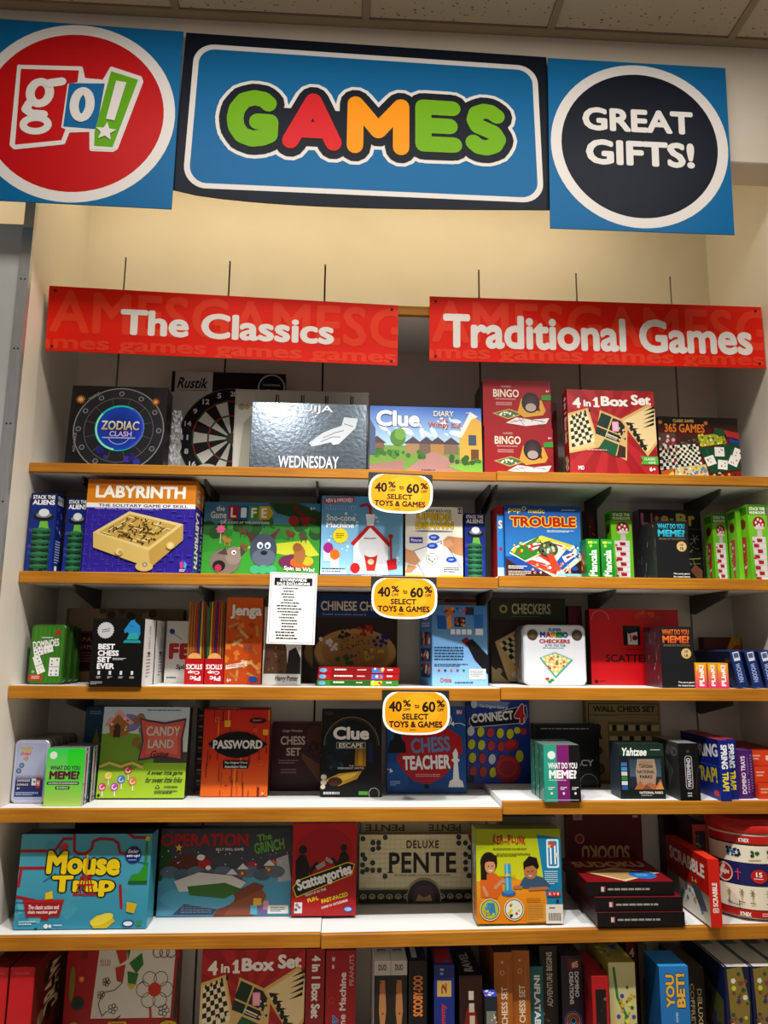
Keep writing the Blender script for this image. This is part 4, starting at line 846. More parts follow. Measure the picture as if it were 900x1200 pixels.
box('game_box', 'orange wooden-block tower game box half behind the notice', .622, -.20, Z3L, .118, .281, .07, {'c': 'c24e12', 't': '8a2a18'}, jenga)
def castle(a):
    a.g(0, 0, 1, 1, 'd4d0ca', 'e6e2dc').r(0, 0, 1, .12, '4a4a4a')
    a.p([(.02, .88), (.05, .55), (.15, .40), (.20, .26), (.26, .40), (.40, .46), (.46, .30), (.52, .46), (.62, .60), (.66, .88)], '6a4a34').sc(.08, .4, .62, .86, 30, ['3a281c', '8a6a48', '4a3424'], .02, .05, 8, 4)
    a.p([(.62, .88), (.68, .62), (.86, .58), (1, .70), (1, .88)], '2c2826').t('Harry Potter', .34, .90, .95, .975, '2a2a2a', .02, sh=.1)
box('game_box', 'white box with a brown castle right of the notice', .744, -.185, Z3L, .124, .287, .05, 'd8d4ce', castle)
def chinese(a):
    a.r(0, 0, 1, 1, '3a2a1e').g(0, 0, 1, .26, '173a6a', '1c4478').t('CHINESE CHECKERS', .08, .075, 1.08, .185, 'd8d0b4', .03).t('Solid wooden board', .10, .215, .62, .235, 'a8b0c0', .02).r(.04, .06, .045, .26, '2a5488')
    a.e(.5, .66, .49, .27, '8a6a34', 40).e(.5, .64, .48, .255, 'b8955a', 40).e(.5, .64, .40, .20, 'a8854a', 40)
    R = random.Random(2)
    for (cu, cv), c in (((.18, .56), 'dcdcd8'), ((.34, .42), '26302a'), ((.60, .40), 'b02a24'), ((.80, .52), '2a2f7a'), ((.72, .68), 'c8b82a'), ((.38, .74), '2a6a34')):
        for i in range(12): a.c(cu+R.uniform(-.10, .10), cv+R.uniform(-.06, .06), .022, c, 10, None)
    for i in range(36): a.c(.5+R.uniform(-.17, .17), .58+R.uniform(-.12, .12), .010, '5a3f1c', 7)
for i in range(2): box('game_box', ('dark blue marble board game box with a round wooden board', 'dark blue marble board game box peeking out behind its twin')[i], (.905, .868)[i], (-.105, -.062)[i], Z3L, .288, (.302, .298)[i], .04, {'c': '1a3050'}, chinese, 'dark blue marble game boxes')
FC = [('4a8a34', '2f6a2a', 'c8d83a'), ('b81c24', '8e1820', '3a8ad8'), ('b81c24', '8e1820', '3a8ad8')]
for i, (c, d_, k) in enumerate(FC):
    def flat_art(a, c=c, d_=d_, k=k, i=i):
        a.r(0, 0, 1, 1, c).r(.16, .1, .72, .9, d_).e(.06, .5, .045, .36, '7ab8e0').ft(.20, .25, .46, .75, 1, 'f0e8e0', i+1).ft(.48, .3, .62, .7, 1, 'f0c8c0', i+4).r(.66, .12, .80, .88, k).sc(.66, .2, .8, .8, 6, ['e8e0d0', 'd84a3a', 'e8c83a'], .01, .02, i).ft(.85, .25, .97, .75, 1, 'f4f0e8', 8)
    box('game_box', ('flat green slim box, bottom of the stack below the marble game', 'flat red slim box, middle of the stack below the marble game', 'flat red slim box, top of the stack below the marble game')[i], .925+.002*i, -.245, Z3L+i*.0200, .262, .0185, .135, {'c': c, 't': '9a2a2a'}, flat_art, 'slim flat boxes in a stack')
def opbox(a):
    a.g(0, 0, 1, 1, '4f8ac4', '9cc6e6').r(.22, .02, .40, .13, 'c87a3a').r(.60, .02, .76, .12, '3a3a48').sc(.22, .03, .76, .12, 14, ['e8a83a', 'd84a3a', '3a4a8a', 'eee'], .015, .03, 4, 4)
    a.p([(.08, .12), (.24, .14), (.26, .30), (.10, .30)], '2f66b0').p([(.75, .12), (.93, .10), (.92, .28), (.76, .28)], '3a78c0').p([(.26, .16), (.34, .12), (.36, .28), (.28, .30)], 'e8a040').r(.40, .15, .60, .27, '283040').sc(.42, .17, .58, .26, 10, ['c83a3a', 'e8a83a', '6ac0d8'], .015, .03, 5)
    for i in range(4): a.r(.33+.10*i, .30, .41+.10*i, .365, 'eef0f0')
    a.p([(.78, .29), (.92, .29), (.92, .37), (.78, .37)], 'eef0f0').p([(.52, .44), (.62, .40), (.70, .46), (.62, .52)], '8a2a3a').p([(.60, .46), (.72, .42), (1, .62), (1, .86), (.76, .68)], '1a1a20')
    a.ft(.04, .52, .62, .70, 5, '2f5078', 3).ft(.04, .73, .70, .77, 2, '2f5078', 4)
    for i in range(5): a.c(.12+.11*i, .81, .022, ('c83a3a', '3a3a8a', 'c87a3a', '8a3a8a', '3a8a5a')[i], 8)
    a.t('Orbits', .14, .90, .34, .955, 'c8502a', .02).r(.66, .79, .96, .92, 'f2f2f0').ft(.68, .81, .94, .90, 4, '777', 6).ft(.4, .95, .95, .98, 1, '3a5a80', 7)
def op_side(a):
    a.g(0, 0, 1, 1, '4478b4', '6aa0d0').t('UP', .3, .10, .8, .18, 'eee', .05).ft(.2, .22, .9, .28, 2, 'dde', 3)
    for i in range(3): a.r(.15, .34+.2*i, .88, .50+.2*i, '2a3a5a').sc(.2, .36+.2*i, .84, .48+.2*i, 8, ['c84a4a', 'd89a5a', '6a8ac8', 'eee'], .05, .12, i, 4)
box('game_box', 'light blue box showing its text-covered back and picture side', 1.297, -.205, Z3L, .196, .264, .135, {'c': '4478b4', 't': '5a80a8'}, opbox, l=op_side, yaw=12)
box('game_box', 'beige card box edge above the light blue box', 1.317, -.035, Z3L, .165, .302, .03, {'c': 'b8a888'}, lambda a: a.r(0, 0, 1, 1, 'b8a484').r(.3, .02, 1, .06, '9a3a2a').ft(.05, .02, .3, .05, 1, '5a4a3a', 2))
def checkers(a):
    a.r(0, 0, 1, 1, '2f2f20').r(0, 0, 1, .26, '3a3d24').r(.03, .03, .97, .24, '40432a').c(.17, .13, .055, 'b8a45c', 16).c(.17, .13, .03, '40432a', 12).t('CHECKERS', .28, .065, .80, .19, 'cfc59c', .03).ft(.28, .215, .7, .225, 1, '9a9270', 2)
    a.p([(.0, .26), (1, .26), (1, 1), (0, 1)], '3a2618').p([(.05, .52), (.42, .34), (1, .62), (.46, .98), (.22, .98)], 'c8a870').chk([(.10, .54), (.40, .39), (.80, .62), (.42, .92)], 8, 8, 'd8c498', '1e1612').c(.30, .9, .04, 'd8c8a0').c(.1, .86, .04, 'b89868').p([(0, .80), (.24, 1), (0, 1)], 'b8a070')
box('game_box', 'olive box with a checkerboard photo behind the rounded tin', 1.525, -.075, Z3R, .268, .295, .04, {'c': '2c2c1e'}, checkers)
def mario(a):
    a.rr(0, 0, 1, 1, .09, 'e4e6ea').t('SUPER', .40, .035, .62, .085, '2a8ac8', .05, .02, '333')
    for i, (ch, c) in enumerate(zip('MARIO', ('2a6ac8', 'd83a2a', 'e8b820', '3aa04a', '2a6ac8'))): a.t(ch, .26+.095*i, .10, .345+.095*i, .195, c, .06, .03, '333')
    a.t('CHECKERS', .24, .225, .76, .295, 'b83a30', .05).t('& TIC TAC TOE', .34, .315, .68, .35, '3a6ab0', .03).ft(.3, .37, .7, .39, 1, '888', 2)
    a.c(.13, .15, .09, '5a4636', 16, '7a6a58').c(.88, .15, .09, '5a4636', 16, '7a6a58')
    a.p([(.24, .55), (.50, .45), (.80, .58), (.50, .90)], '58b0a0').p([(.27, .55), (.50, .47), (.76, .58), (.50, .86)], 'f0e6b8').chk([(.27, .55), (.50, .47), (.76, .58), (.50, .86)], 7, 7, 'f0e8c4', 'e6c87a').sc(.36, .52, .68, .76, 26, ['c8403a', '3a9a4a', 'e8d8a0', 'd87a3a'], .014, .022, 3)
    for u, v, c in ((.36, .91, 'c83a34'), (.44, .93, '3a9a4a'), (.40, .96, '3a9a4a')): a.e(u, v, .035, .022, c, 12)
for i in range(3):
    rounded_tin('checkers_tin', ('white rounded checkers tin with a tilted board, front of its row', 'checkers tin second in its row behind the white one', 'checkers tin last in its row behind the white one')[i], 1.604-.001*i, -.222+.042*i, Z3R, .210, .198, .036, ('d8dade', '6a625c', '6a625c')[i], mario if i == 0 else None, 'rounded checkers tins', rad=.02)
def scat(a):
    a.r(0, 0, 1, 1, 'cc1a22').ring(.12, .14, .10, .006, 'a8a0a0', 24, 180, 360).sc(.54, .03, .78, .12, 8, ['d8602a', 'c8482a'], .02, .04, 4)
    a.r(.37, .22, .56, .48, '161417').p([(.42, .30), (.53, .30), (.53, .47), (.42, .47)], 'd8d4d0').p([(.39, .24), (.54, .22), (.52, .30), (.43, .33)], '2a2a2c').s([(.45, .34), (.46, .42)], .014, 'b82028').c(.50, .38, .03, '8a1a1e')
    a.t('The Game of', .40, .52, .58, .545, '2a0c0c', .015).t('SCATTERGORIES', .165, .60, 1.06, .70, '1c0a0a', .015)
    a.c(.05, .955, .018, '2a0c0c').ft(.08, .945, .16, .965, 1, '2a0c0c', 2)
box('game_box', 'red game box in a clear case with thin serif lettering', 1.852, -.155, Z3R, .312, .256, .05, {'c': 'a8141c', 't': 'c8b8b4', 'l': '6a1a1e'}, scat, mat=GLOSS)
box('game_box', 'dark red box edge left of the clear-cased red box', 1.800, -.085, Z3R, .048, .270, .05, {'c': '6a1216'}, lambda a: a.r(0, 0, 1, 1, '6a1418').r(.7, 0, 1, 1, '4a0e12'))
box('game_box', 'black party game box with orange wording', 2.030, -.312, Z3R, .107, .194, .13, {'c': '202024', 't': '3a3a3e'}, meme('e8843a', 'c8501c', 'BIGGER BETTER EDITION'), l=wrap_glare_side('5a2c34', 6), mat=GLOSS)
def plink(a):
    a.g(0, 0, 1, 1, 'f0b020', 'e02a7a').t('PLinK!', .30, .08, .76, .92, 'fdf4f0', .06, q=3).r(.1, .05, .25, .3, 'e8d020')
for i, (x, w_) in enumerate(((2.137, .038), (2.179, .030), (2.210, .036))):
    box('game_box', ('tiny pink and yellow card box touching the black party box', 'tiny pink and yellow card box, middle of three', 'tiny pink and yellow card box, right of three')[i], x, -.318, Z3R, w_-.0008, .079, .05, {'c': 'e87a3a', 't': 'e8c020'}, plink, 'tiny pink and yellow boxes')
def magnetic(a): a.r(0, 0, 1, 1, '6a1416').t('MAGNETIC', .12, .34, .6, .50, '9a4a44', .02).e(.95, .5, .35, .6, 'd8a82a', 12).e(.9, .45, .2, .3, 'c85a2a', 10)
box('game_box', 'dark red box with a yellow flower at the far right', 2.298, -.055, Z3R, .135, .165, .04, '4a1012', magnetic)
def navy_spine(a): a.r(0, 0, 1, 1, '1c3a78').r(.25, .04, .85, .28, 'd8dce0').r(.32, .07, .78, .2, '5a6a8a').t('WOODEN', .25, .35, .7, .85, 'b8c8e8', .02, q=1)
def navy_face(a): a.r(0, 0, 1, 1, '1a2444').sc(.2, .2, .9, .9, 14, ['2a3458', '5a4a4a', '3a4a7a'], .03, .08, 3, 4).ring(.7, .6, .2, .01, '6a4a44', 4).ring(.5, .6, .15, .01, '6a4a44', 4)
for i, x in enumerate((2.272, 2.326, 2.378)):
    box('game_box', ('navy spine-out box leaning left beside the tiny pink boxes', 'navy spine-out box, middle of the leaning three', 'navy spine-out box leaning nearest the right wall')[i], x, -.325+.01*i, Z3R, .034, .118, .25, {'c': '18305e', 't': '23345e'}, navy_spine, 'leaning navy boxes', roll=-11, l=navy_face)

# ================================================================ row 4
def toytin(a):
    a.rr(0, 0, 1, 1, .12, 'c2c8e0').rr(.05, .04, .95, .96, .08, '8a98c8').rr(.06, .045, .94, .955, .08, 'b8c0dc').r(.06, .62, .94, .92, '2a3a80').g(.06, .55, .94, .65, 'b8c0dc', '2a3a80')
    a.t('TOY', .14, .10, .52, .18, 'e8c83a', .06, .03, '2a2a60').t('STORY', .15, .19, .50, .235, 'd83a2a', .05, .02, 'e8d8c0').t('4', .25, .25, .40, .32, 'd8a82a', .06, .02, '333')
    for u, v in ((.22, .40), (.14, .49)): a.c(u, v, .08, '4a5a7a', 14).c(u, v, .055, '8aa0c0', 12)
    a.t('DOMINOES', .12, .635, .52, .67, 'e0d8c0', .04).t('DOMINOS', .12, .70, .48, .735, 'e0d8c0', .04).t('4+', .12, .76, .22, .80, 'eee', .03).ft(.1, .84, .9, .9, 3, 'c8d0e8', 3)
    a.r(.58, .62, .74, .73, 'e8e8e8').r(.72, .60, .86, .78, 'b83a3a').c(.66, .67, .03, '333').t('H', .75, .65, .83, .74, 'eee', .05)
for i in range(5):
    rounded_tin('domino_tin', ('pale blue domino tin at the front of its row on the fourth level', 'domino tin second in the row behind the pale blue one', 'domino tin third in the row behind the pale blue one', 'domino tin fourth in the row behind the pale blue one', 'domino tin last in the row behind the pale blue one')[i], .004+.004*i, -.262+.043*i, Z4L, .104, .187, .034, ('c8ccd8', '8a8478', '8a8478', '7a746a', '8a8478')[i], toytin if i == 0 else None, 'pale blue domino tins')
def memegreen(a):
    a.g(0, 0, .55, 1, '34d86a', 'b8d850').g(.55, 0, 1, 1, '22d838', '7ae03a').g(0, .5, 1, 1, '5ee04a', 'c0d874')
    a.c(.17, .12, .10, 'e8f0e4', 14).t('WHAT DO YOU', .11, .30, .90, .375, '2a4a5a', .05).t('MEME?', .10, .39, .90, .54, '6a1c4a', .07).rr(.05, .575, .90, .63, .03, '333e40').t('ULTIMATE EXPANSION', .09, .588, .86, .617, 'e8e8e8', .04).rr(.28, .655, .66, .71, .03, '333e40').t('BUNDLE', .32, .668, .62, .697, 'e8e8e8', .04)
def bundle_side(a):
    a.r(0, 0, 1, 1, '4a4a4a').r(0, 0, .25, 1, 'b8b8ba').r(.3, 0, .5, 1, '8a3a6a').r(.5, 0, .7, 1, 'c8c8c8').r(.75, 0, 1, 1, '2a6a60').sc(0, 0, 1, 1, 20, ['888', '333', 'ccc'], .03, .08, 3, 4)
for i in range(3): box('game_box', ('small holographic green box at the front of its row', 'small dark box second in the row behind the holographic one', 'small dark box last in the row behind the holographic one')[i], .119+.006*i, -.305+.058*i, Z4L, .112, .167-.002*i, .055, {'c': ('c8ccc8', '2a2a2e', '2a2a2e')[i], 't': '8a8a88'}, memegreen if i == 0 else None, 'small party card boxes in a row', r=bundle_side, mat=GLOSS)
def candy(a):
    a.g(0, 0, 1, .5, 'c8d8e8', 'e4e8d8').r(0, .30, .62, 1, '8cb83a').g(0, .62, 1, 1, 'a4cc3e', 'c0d848').e(.2, .5, .4, .22, '86b038', 24).e(.30, .18, .14, .10, '8a8ab8', 18).e(.5, .9, .7, .2, 'b0d040', 24)
    a.p([(.06, .14), (.18, .04), (.32, .16), (.28, .32), (.10, .34)], 'b87a3a').p([(.02, .20), (.17, .02), (.36, .18), (.31, .20), (.17, .08), (.06, .22)], 'e8b0b8').p([(.13, .34), (.13, .22), (.17, .18), (.21, .22), (.21, .34)], '5a3a2a').sc(.08, .1, .3, .3, 10, ['e8e0e8', 'd84a5a', '4a9a4a'], .01, .018, 5)
    a.sc(.38, .08, .48, .45, 10, ['6a8a2a', '8a9a3a', 'a8784a'], .03, .05, 6)
    a.p([(.42, .12), (.50, .14), (.72, .17), (.97, .12), (.94, .35), (.96, .60), (.70, .56), (.44, .60), (.47, .40)], '5a4a6a').p([(.44, .14), (.52, .165), (.72, .195), (.95, .15), (.915, .36), (.93, .575), (.70, .535), (.46, .575), (.49, .38)], 'e0685a').p([(.50, .20), (.72, .23), (.90, .2), (.88, .36), (.89, .53), (.70, .5), (.52, .53), (.54, .38)], 'ea8072')
    a.t('CANDY', .51, .215, .905, .325, 'e8d4c8', .05, .03, '9a3a3a').t('LAND', .54, .36, .84, .46, 'e8d4c8', .05, .03, '9a3a3a').t('Game', .58, .485, .79, .565, '6a2a2a', .02, sh=.3)
    a.t('A sweet little game', .56, .705, .965, .765, '223', .015, sh=.35).t('for sweet little folks', .55, .775, .965, .835, '223', .015, sh=.35)
    a.ft(.5, .03, .95, .05, 1, '556', 2)
    for u, v, c in ((.06, .88, 'd85a8a'), (.27, .80, '5a8ad8'), (.12, .76, 'e8d84a'), (.40, .82, 'e88a3a'), (.34, .70, 'd85a5a'), (.2, .88, 'c85ac8')): a.s([(u, v), (u+.01, v+.10)], .012, 'f0ece0').c(u, v, .045, c, 16).ring(u, v, .03, .01, 'f4ece4', 14, 0, 270)
    a.s([(.02, .66), (.12, .62), (.25, .66), (.38, .62), (.5, .67)], .03, 'e8d870')
    a.p([(.66, .895), (.69, .855), (.72, .895)], '333').p([(.675, .89), (.69, .865), (.705, .89)], 'c0d848').t('WARNING', .76, .87, .92, .892, '333', .04).ft(.66, .92, .95, .96, 2, '445', 4).c(.03, .97, .015, '222')
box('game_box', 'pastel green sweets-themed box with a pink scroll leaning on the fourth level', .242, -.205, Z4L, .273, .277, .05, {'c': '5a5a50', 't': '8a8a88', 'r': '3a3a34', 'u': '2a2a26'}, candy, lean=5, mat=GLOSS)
box('game_box', 'teal blue box with a white outlined S behind the sweets-themed box', .150, -.075, Z4L, .28, .272, .045, {'c': '1f5a80'}, lambda a: a.r(0, 0, 1, 1, '1f5f86').r(.28, .10, .52, .40, 'c8d4dc').r(.29, .11, .51, .39, '1f5f86').t('S', .33, .14, .43, .33, 'd8e0e4', .05).p([(.06, .60), (.14, .24), (.24, .60)], '8a8a2a').p([(.09, .45), (.14, .3), (.19, .45)], 'b8a83a').ft(.05, .05, .2, .1, 2, 'a8c0d0', 3))
def spiral_edge(a):
    a.r(0, 0, 1, 1, '3a2a2a')
    for i in range(24): a.e(.5, .02+i*.042, .3, .012, ['8a4a3a', '1a1416', 'a8987a'][i % 3], 8)
box('game_box', 'narrow dark box edge between the sweets box and the red striped box', .524, -.10, Z4L, .028, .275, .06, {'c': '2a2022'}, spiral_edge)
def password(a):
    a.g(0, 0, 1, 1, 'c8281c', 'e05a1c').g(0, .6, 1, 1, 'd84a1c', 'e87a20'); R = random.Random(7)
    for i in range(48): u, v, L = R.random(), R.uniform(-.1, .95), R.uniform(.04, .22); a.r(u, v, u+R.choice([.008, .012, .018]), v+L, R.choice(['8a1a18', '9a2a18', '6a1414', 'e8b02a', 'e0641c', '7a1a16', 'b02a18']))
    for u, v, k in ((.36, .15, .09), (.78, .24, .05), (.94, .25, .08), (.20, .11, .07), (.88, .60, .06), (.38, .85, .07)): a.r(u-k/2, v, u+k/2, v+k*.78, 'e8b83a' if k > .075 else 'e0742a').r(u-k/2+.012, v+.012, u+k/2-.012, v+k*.78-.012, 'e8b02a' if k > .075 else 'c8381c')
    a.p([(.08, .415), (.14, .38), (.24, .325), (.38, .285), (.52, .275), (.66, .285), (.8, .325), (.9, .38), (.98, .415), (.9, .46), (.8, .515), (.66, .56), (.52, .575), (.38, .56), (.24, .515), (.14, .455)], '120e0e')
    a.t('PASSWORD', .155, .37, .90, .47, 'e4e0dc', .05).r(.32, .60, .70, .69, '1a1010').t('The Original Word', .34, .612, .68, .642, 'ddd', .035).t('Association Game', .345, .652, .675, .682, 'ddd', .035).e(.82, .15, .13, .03, '2a1414').ft(.74, .14, .9, .16, 2, 'c8a8a0', 2)
    a.r(0, 0, 1, .025, '5a1412').ft(.2, .005, .8, .02, 1, 'b87868', 4).star(.93, .965, .03, 'e8c8a0', 6)
box('game_box', 'red and orange striped box with a black lens-shaped title', .558, -.168, Z4L, .214, .277, .045, {'c': '8a1a16', 't': '5a1412'}, password, lean=2)
def lwchess(a):
    a.r(0, 0, 1, 1, '4a1822').t('Large Wooden', .22, .10, .62, .15, 'c8b0a8', .02, sh=.2).t('CHESS', .18, .20, .68, .33, 'c8b8ac', .04).t('SET', .30, .37, .60, .49, 'c8b8ac', .04).ft(.15, .55, .6, .62, 2, '9a7a78', 2).ft(.2, .68, .55, .76, 2, '9a7a78', 3)
    a.p([(.62, .45), (1, .62), (1, .90), (.62, .52)], '7a4a2a').p([(.72, .1), (1, 0), (1, .5), (.72, .4)], '5a2e22').sc(.76, .25, 1, .5, 10, ['1c1210', '2a1a14'], .03, .05, 4)
box('game_box', 'maroon chess set box in the shade left of the black mystery box', .772, -.065, Z4L, .165, .222, .05, '43151d', lwchess)
def clueesc(a):
    a.r(0, 0, 1, 1, '141414').ring(.5, .42, .46, .012, '8a7a5a', 40, 180, 360).ring(.5, .42, .43, .006, '6a5a40', 40, 180, 360).r(.06, .42, .94, .92, '171512').g(.08, .30, .5, .72, '16222c', '0e1216').g(.56, .36, .74, .66, '2a2418', 'b8862a').g(.62, .40, .68, .64, '5a4418', 'd8a83a')
    a.sc(.10, .35, .4, .68, 12, ['1f3a4a', '2a4a5a', '16303c'], .03, .07, 3, 5).r(.78, .38, .86, .62, '1f2f50')
    a.t('Clue', .19, .205, .79, .355, 'eceae4', .055, .02, '111').r(.25, .385, .73, .455, 'c8c4b8').r(.257, .39, .723, .45, '1a1a1a').t('ESCAPE', .29, .395, .69, .445, 'e0dcd0', .035).t('THE', .46, .645, .54, .66, 'ccc', .02).t('MIDNIGHT HOTEL', .28, .668, .72, .69, 'd8d0c0', .025)
    a.p([(.05, .82), (.30, .74), (.68, .71), (.60, .80), (.3, .88)], 'd8a03a').p([(.10, .82), (.4, .75), (.62, .73), (.5, .79), (.25, .85)], 'f0d060').e(.24, .83, .12, .05, '5a3a20', 14).e(.05, .78, .05, .03, 'd8c8b8').e(.05, .84, .05, .03, 'd8c8b8').e(.04, .89, .04, .025, 'd8c8b8')
    a.ft(.05, .945, .5, .98, 1, 'ccc', 3, .95, .8).r(.63, .94, .78, .98, '6ab04a').e(.88, .965, .09, .035, '2a2a2a').ring(.88, .965, .09, .008, 'ccc', 18)
    a.e(.12, .05, .07, .025, '3a3a3c')
box('game_box', 'black mystery game box with an arched gold frame', .942, -.172, Z4L, .197, .274, .045, {'c': '151515'}, clueesc, lean=2)
def teacher(a):
    a.r(0, 0, 1, 1, '1e5a9a').sc(0, 0, 1, 1, 14, ['2362a6', '1a5290'], .06, .14, 3, 10)
    a.p([(.20, .30), (.32, .22), (.55, .20), (.80, .26), (.94, .36), (.96, .52), (.86, .66), (.70, .82), (.52, .90), (.34, .86), (.20, .74), (.12, .60), (.18, .48)], 'b81c26').e(.5, .92, .035, .03, '1a1a1c')
    a.p([(.0, .54), (.04, .40), (.08, .38), (.10, .28), (.16, .26), (.18, .38), (.23, .42), (.24, .54)], '14141a')
    a.t('THE', .25, .245, .42, .325, 'eee', .04, .0, rot=-4).t('CHESS', .30, .355, .80, .535, '7a8ab0', .05, .02, '8a1420', rot=-4).t('TEACHER', .20, .565, .80, .73, 'eef0f0', .05, .0, rot=-2)
    a.ft(.36, .78, .70, .82, 2, 'e0a8a8', 3).p([(.77, .93), (.79, .86), (.83, .84), (.845, .65), (.81, .62), (.84, .60), (.83, .54), (.87, .48), (.90, .54), (.895, .60), (.92, .62), (.895, .65), (.91, .84), (.95, .86), (.97, .93)], 'ecebe6')
    a.c(.74, .15, .085, 'eee').c(.74, .15, .07, '16467a').t('i', .72, .10, .76, .2, 'c8a0a8', .06).s([(.84, .20), (.93, .19), (1, .22)], .008, 'eee').p([(.81, .20), (.85, .17), (.85, .23)], 'eee').s([(.0, .72), (.05, .74)], .008, 'eee').p([(.08, .75), (.04, .71), (.035, .77)], 'eee').r(.88, .03, .96, .09, 'a84a6a').t('EU', .89, .04, .95, .08, 'eee', .04).ft(.04, .86, .18, .92, 3, 'a8c8e8', 4)
box('game_box', 'royal blue box with a red blob and white chess bishop', 1.160, -.118, Z4L, .266, .278, .05, {'c': '1a4a80'}, teacher, lean=2)
def connect(a):
    a.g(0, 0, 1, 1, '2a4aa0', '1f3a8a').p([(0, .25), (.66, .33), (.66, 1), (0, 1)], '3a52b0').p([(.0, 0), (.7, .05), (.6, .12), (.1, .1)], '8a9ac8')
    for i in range(5):
        for j in range(4):
            u, v = .06+.155*i+.01*j, .39+.155*j+.008*i; 
            if i == 4 and j > 0: continue
            a.e(u, v, .066, .068, '16245a', 16, 10); c = ['e0e0e4', 'd8d82a', 'c84a3a', 'd8d82a', 'c8443a'][(i*2+j*3+(i == 1)) % 5]; a.e(u+.006, v, .056, .060, c, 16, 10)
    a.e(.10, .06, .07, .06, '16245a').e(.12, .07, .05, .05, 'd8d8dc')
    a.p([(.05, .24), (.95, .08), (.97, .21), (.92, .29), (.10, .345), (.04, .30)], '14141c').s([(.05, .24), (.95, .08), (.97, .21), (.92, .29), (.10, .345), (.04, .30), (.05, .24)], .012, 'c8c8d0')
    a.t('CONNECT', .075, .165, .745, .275, 'f0f0f0', .05, .0, rot=-5).t('4', .76, .07, .93, .30, 'c82a2a', .06, .035, 'eee').t('The Original Game of', .2, .08, .66, .13, 'e8e8f0', .03, .02, '333', rot=4)
    a.e(.70, .55, .12, .07, 'a82a34', 20, -15).e(.69, .54, .09, .045, 'c83a44', 18, -15).e(.64, .83, .20, .16, 'a82a34', 26, 0).e(.63, .81, .165, .12, 'bc3c44', 24).e(.63, .81, .12, .085, 'a82a34', 20).e(.80, .38, .05, .04, 'd8d03a').e(.90, .39, .05, .04, 'c8443a').e(.83, .68, .06, .07, 'c8c02a').r(.02, .90, .10, .98, '222')
box('game_box', 'blue grid game box with red and yellow counters', 1.441, -.042, Z4R, .221, .286, .035, {'c': '1f357a'}, connect, lean=0)
def acy(a):
    a.r(0, 0, 1, 1, '14161a').r(0, 0, 1, .12, '1c1e22').ft(.1, .06, .95, .09, 1, 'aaa', 2); R = random.Random(4)
    for i in range(26): u, v = R.random(), R.uniform(.15, .95); a.ring(u, v, R.uniform(.03, .09), .012, R.choice(['2a3a4a', '3a4a4a', '22303c', '4a5a54']), 10, R.uniform(0, 180), R.uniform(200, 330))
    a.t('Conspire', .06, .33, .62, .55, 'd8d8d4', .05).t('ACY', .60, .56, .90, .66, 'c8c8c4', .03).e(.82, .93, .14, .04, '2a2a2e').ring(.82, .93, .14, .01, '999', 16)
box('game_box', 'black patterned box behind the teal and purple striped box', 1.660, -.115, Z4R, .222, .205, .05, {'c': '16181c', 't': '26282c'}, acy)
def memetri(a):
    a.r(0, 0, .36, 1, '3aa890').r(.36, 0, .70, 1, '8a2a7a').r(.70, 0, 1, 1, '1a1a1c').c(.22, .18, .11, 'e4eee8', 14).t('WHAT DO YOU', .12, .31, .92, .42, 'f0f0f0', .055).t('MEME?', .14, .44, .90, .595, 'f4f4f4', .07).ft(.13, .615, .9, .635, 1, 'eee', 3, 1)
    for u in (.2, .53, .85): a.ft(u-.09, .74, u+.09, .80, 2, 'eee', 4, 1).c(u, .85, .035, 'e8e8e8', 8)
    a.r(.06, .96, .94, .97, 'ccc')
for i in range(3): box('game_box', ('teal, purple and black striped card box at the front of its row', 'teal-sided card box second in the striped row', 'teal-sided card box last in the striped row')[i], 1.627-.001*i, -.352+.052*i, Z4R, .113, .167, .049, {'c': '2a2a2c', 'l': '2f7a68', 't': '7a8a84'}, memetri if i == 0 else None, 'teal striped card boxes', mat=GLOSS, l=lambda a: a.r(0, 0, 1, 1, '3a8a78').sc(0, 0, 1, 1, 12, ['9ab8b0', '2a5a50', 'c8d8d4'], .05, .14, 5, 4))
def wallchess(a):
    a.r(0, 0, 1, 1, 'a8946a').s([(.03, .03), (.97, .03), (.97, .97), (.03, .97), (.03, .03)], .012, '4a3a24', 4).t('WALL CHESS SET', .09, .055, .93, .13, '2f2416', .05).r(.03, .16, .97, .165, '5a4a30').ft(.1, .17, .45, .185, 1, '5a4a30', 2)
    a.r(.28, .25, .97, .97, '8a7650')
    for j in range(5): a.r(.30, .29+.135*j, .97, .36+.135*j, 'c8b68a'); [a.r(.34+.155*i+(.07 if j % 2 else 0), .29+.135*j, .40+.155*i+(.07 if j % 2 else 0), .36+.135*j, '2c2418') for i in range(4)]
    a.p([(.09, .46), (.12, .40), (.11, .30), (.15, .27), (.19, .30), (.18, .40), (.21, .46)], '3a2a1a').e(.15, .60, .05, .05, '6a5434').e(.15, .82, .06, .07, '7a6440').ring(.15, .82, .07, .01, '4a3a24', 14)
box('game_box', 'tan box with a wall chessboard drawing in the back of the right shelf', 1.862, -.05, Z4R, .266, .278, .04, {'c': '8a7650'}, wallchess)
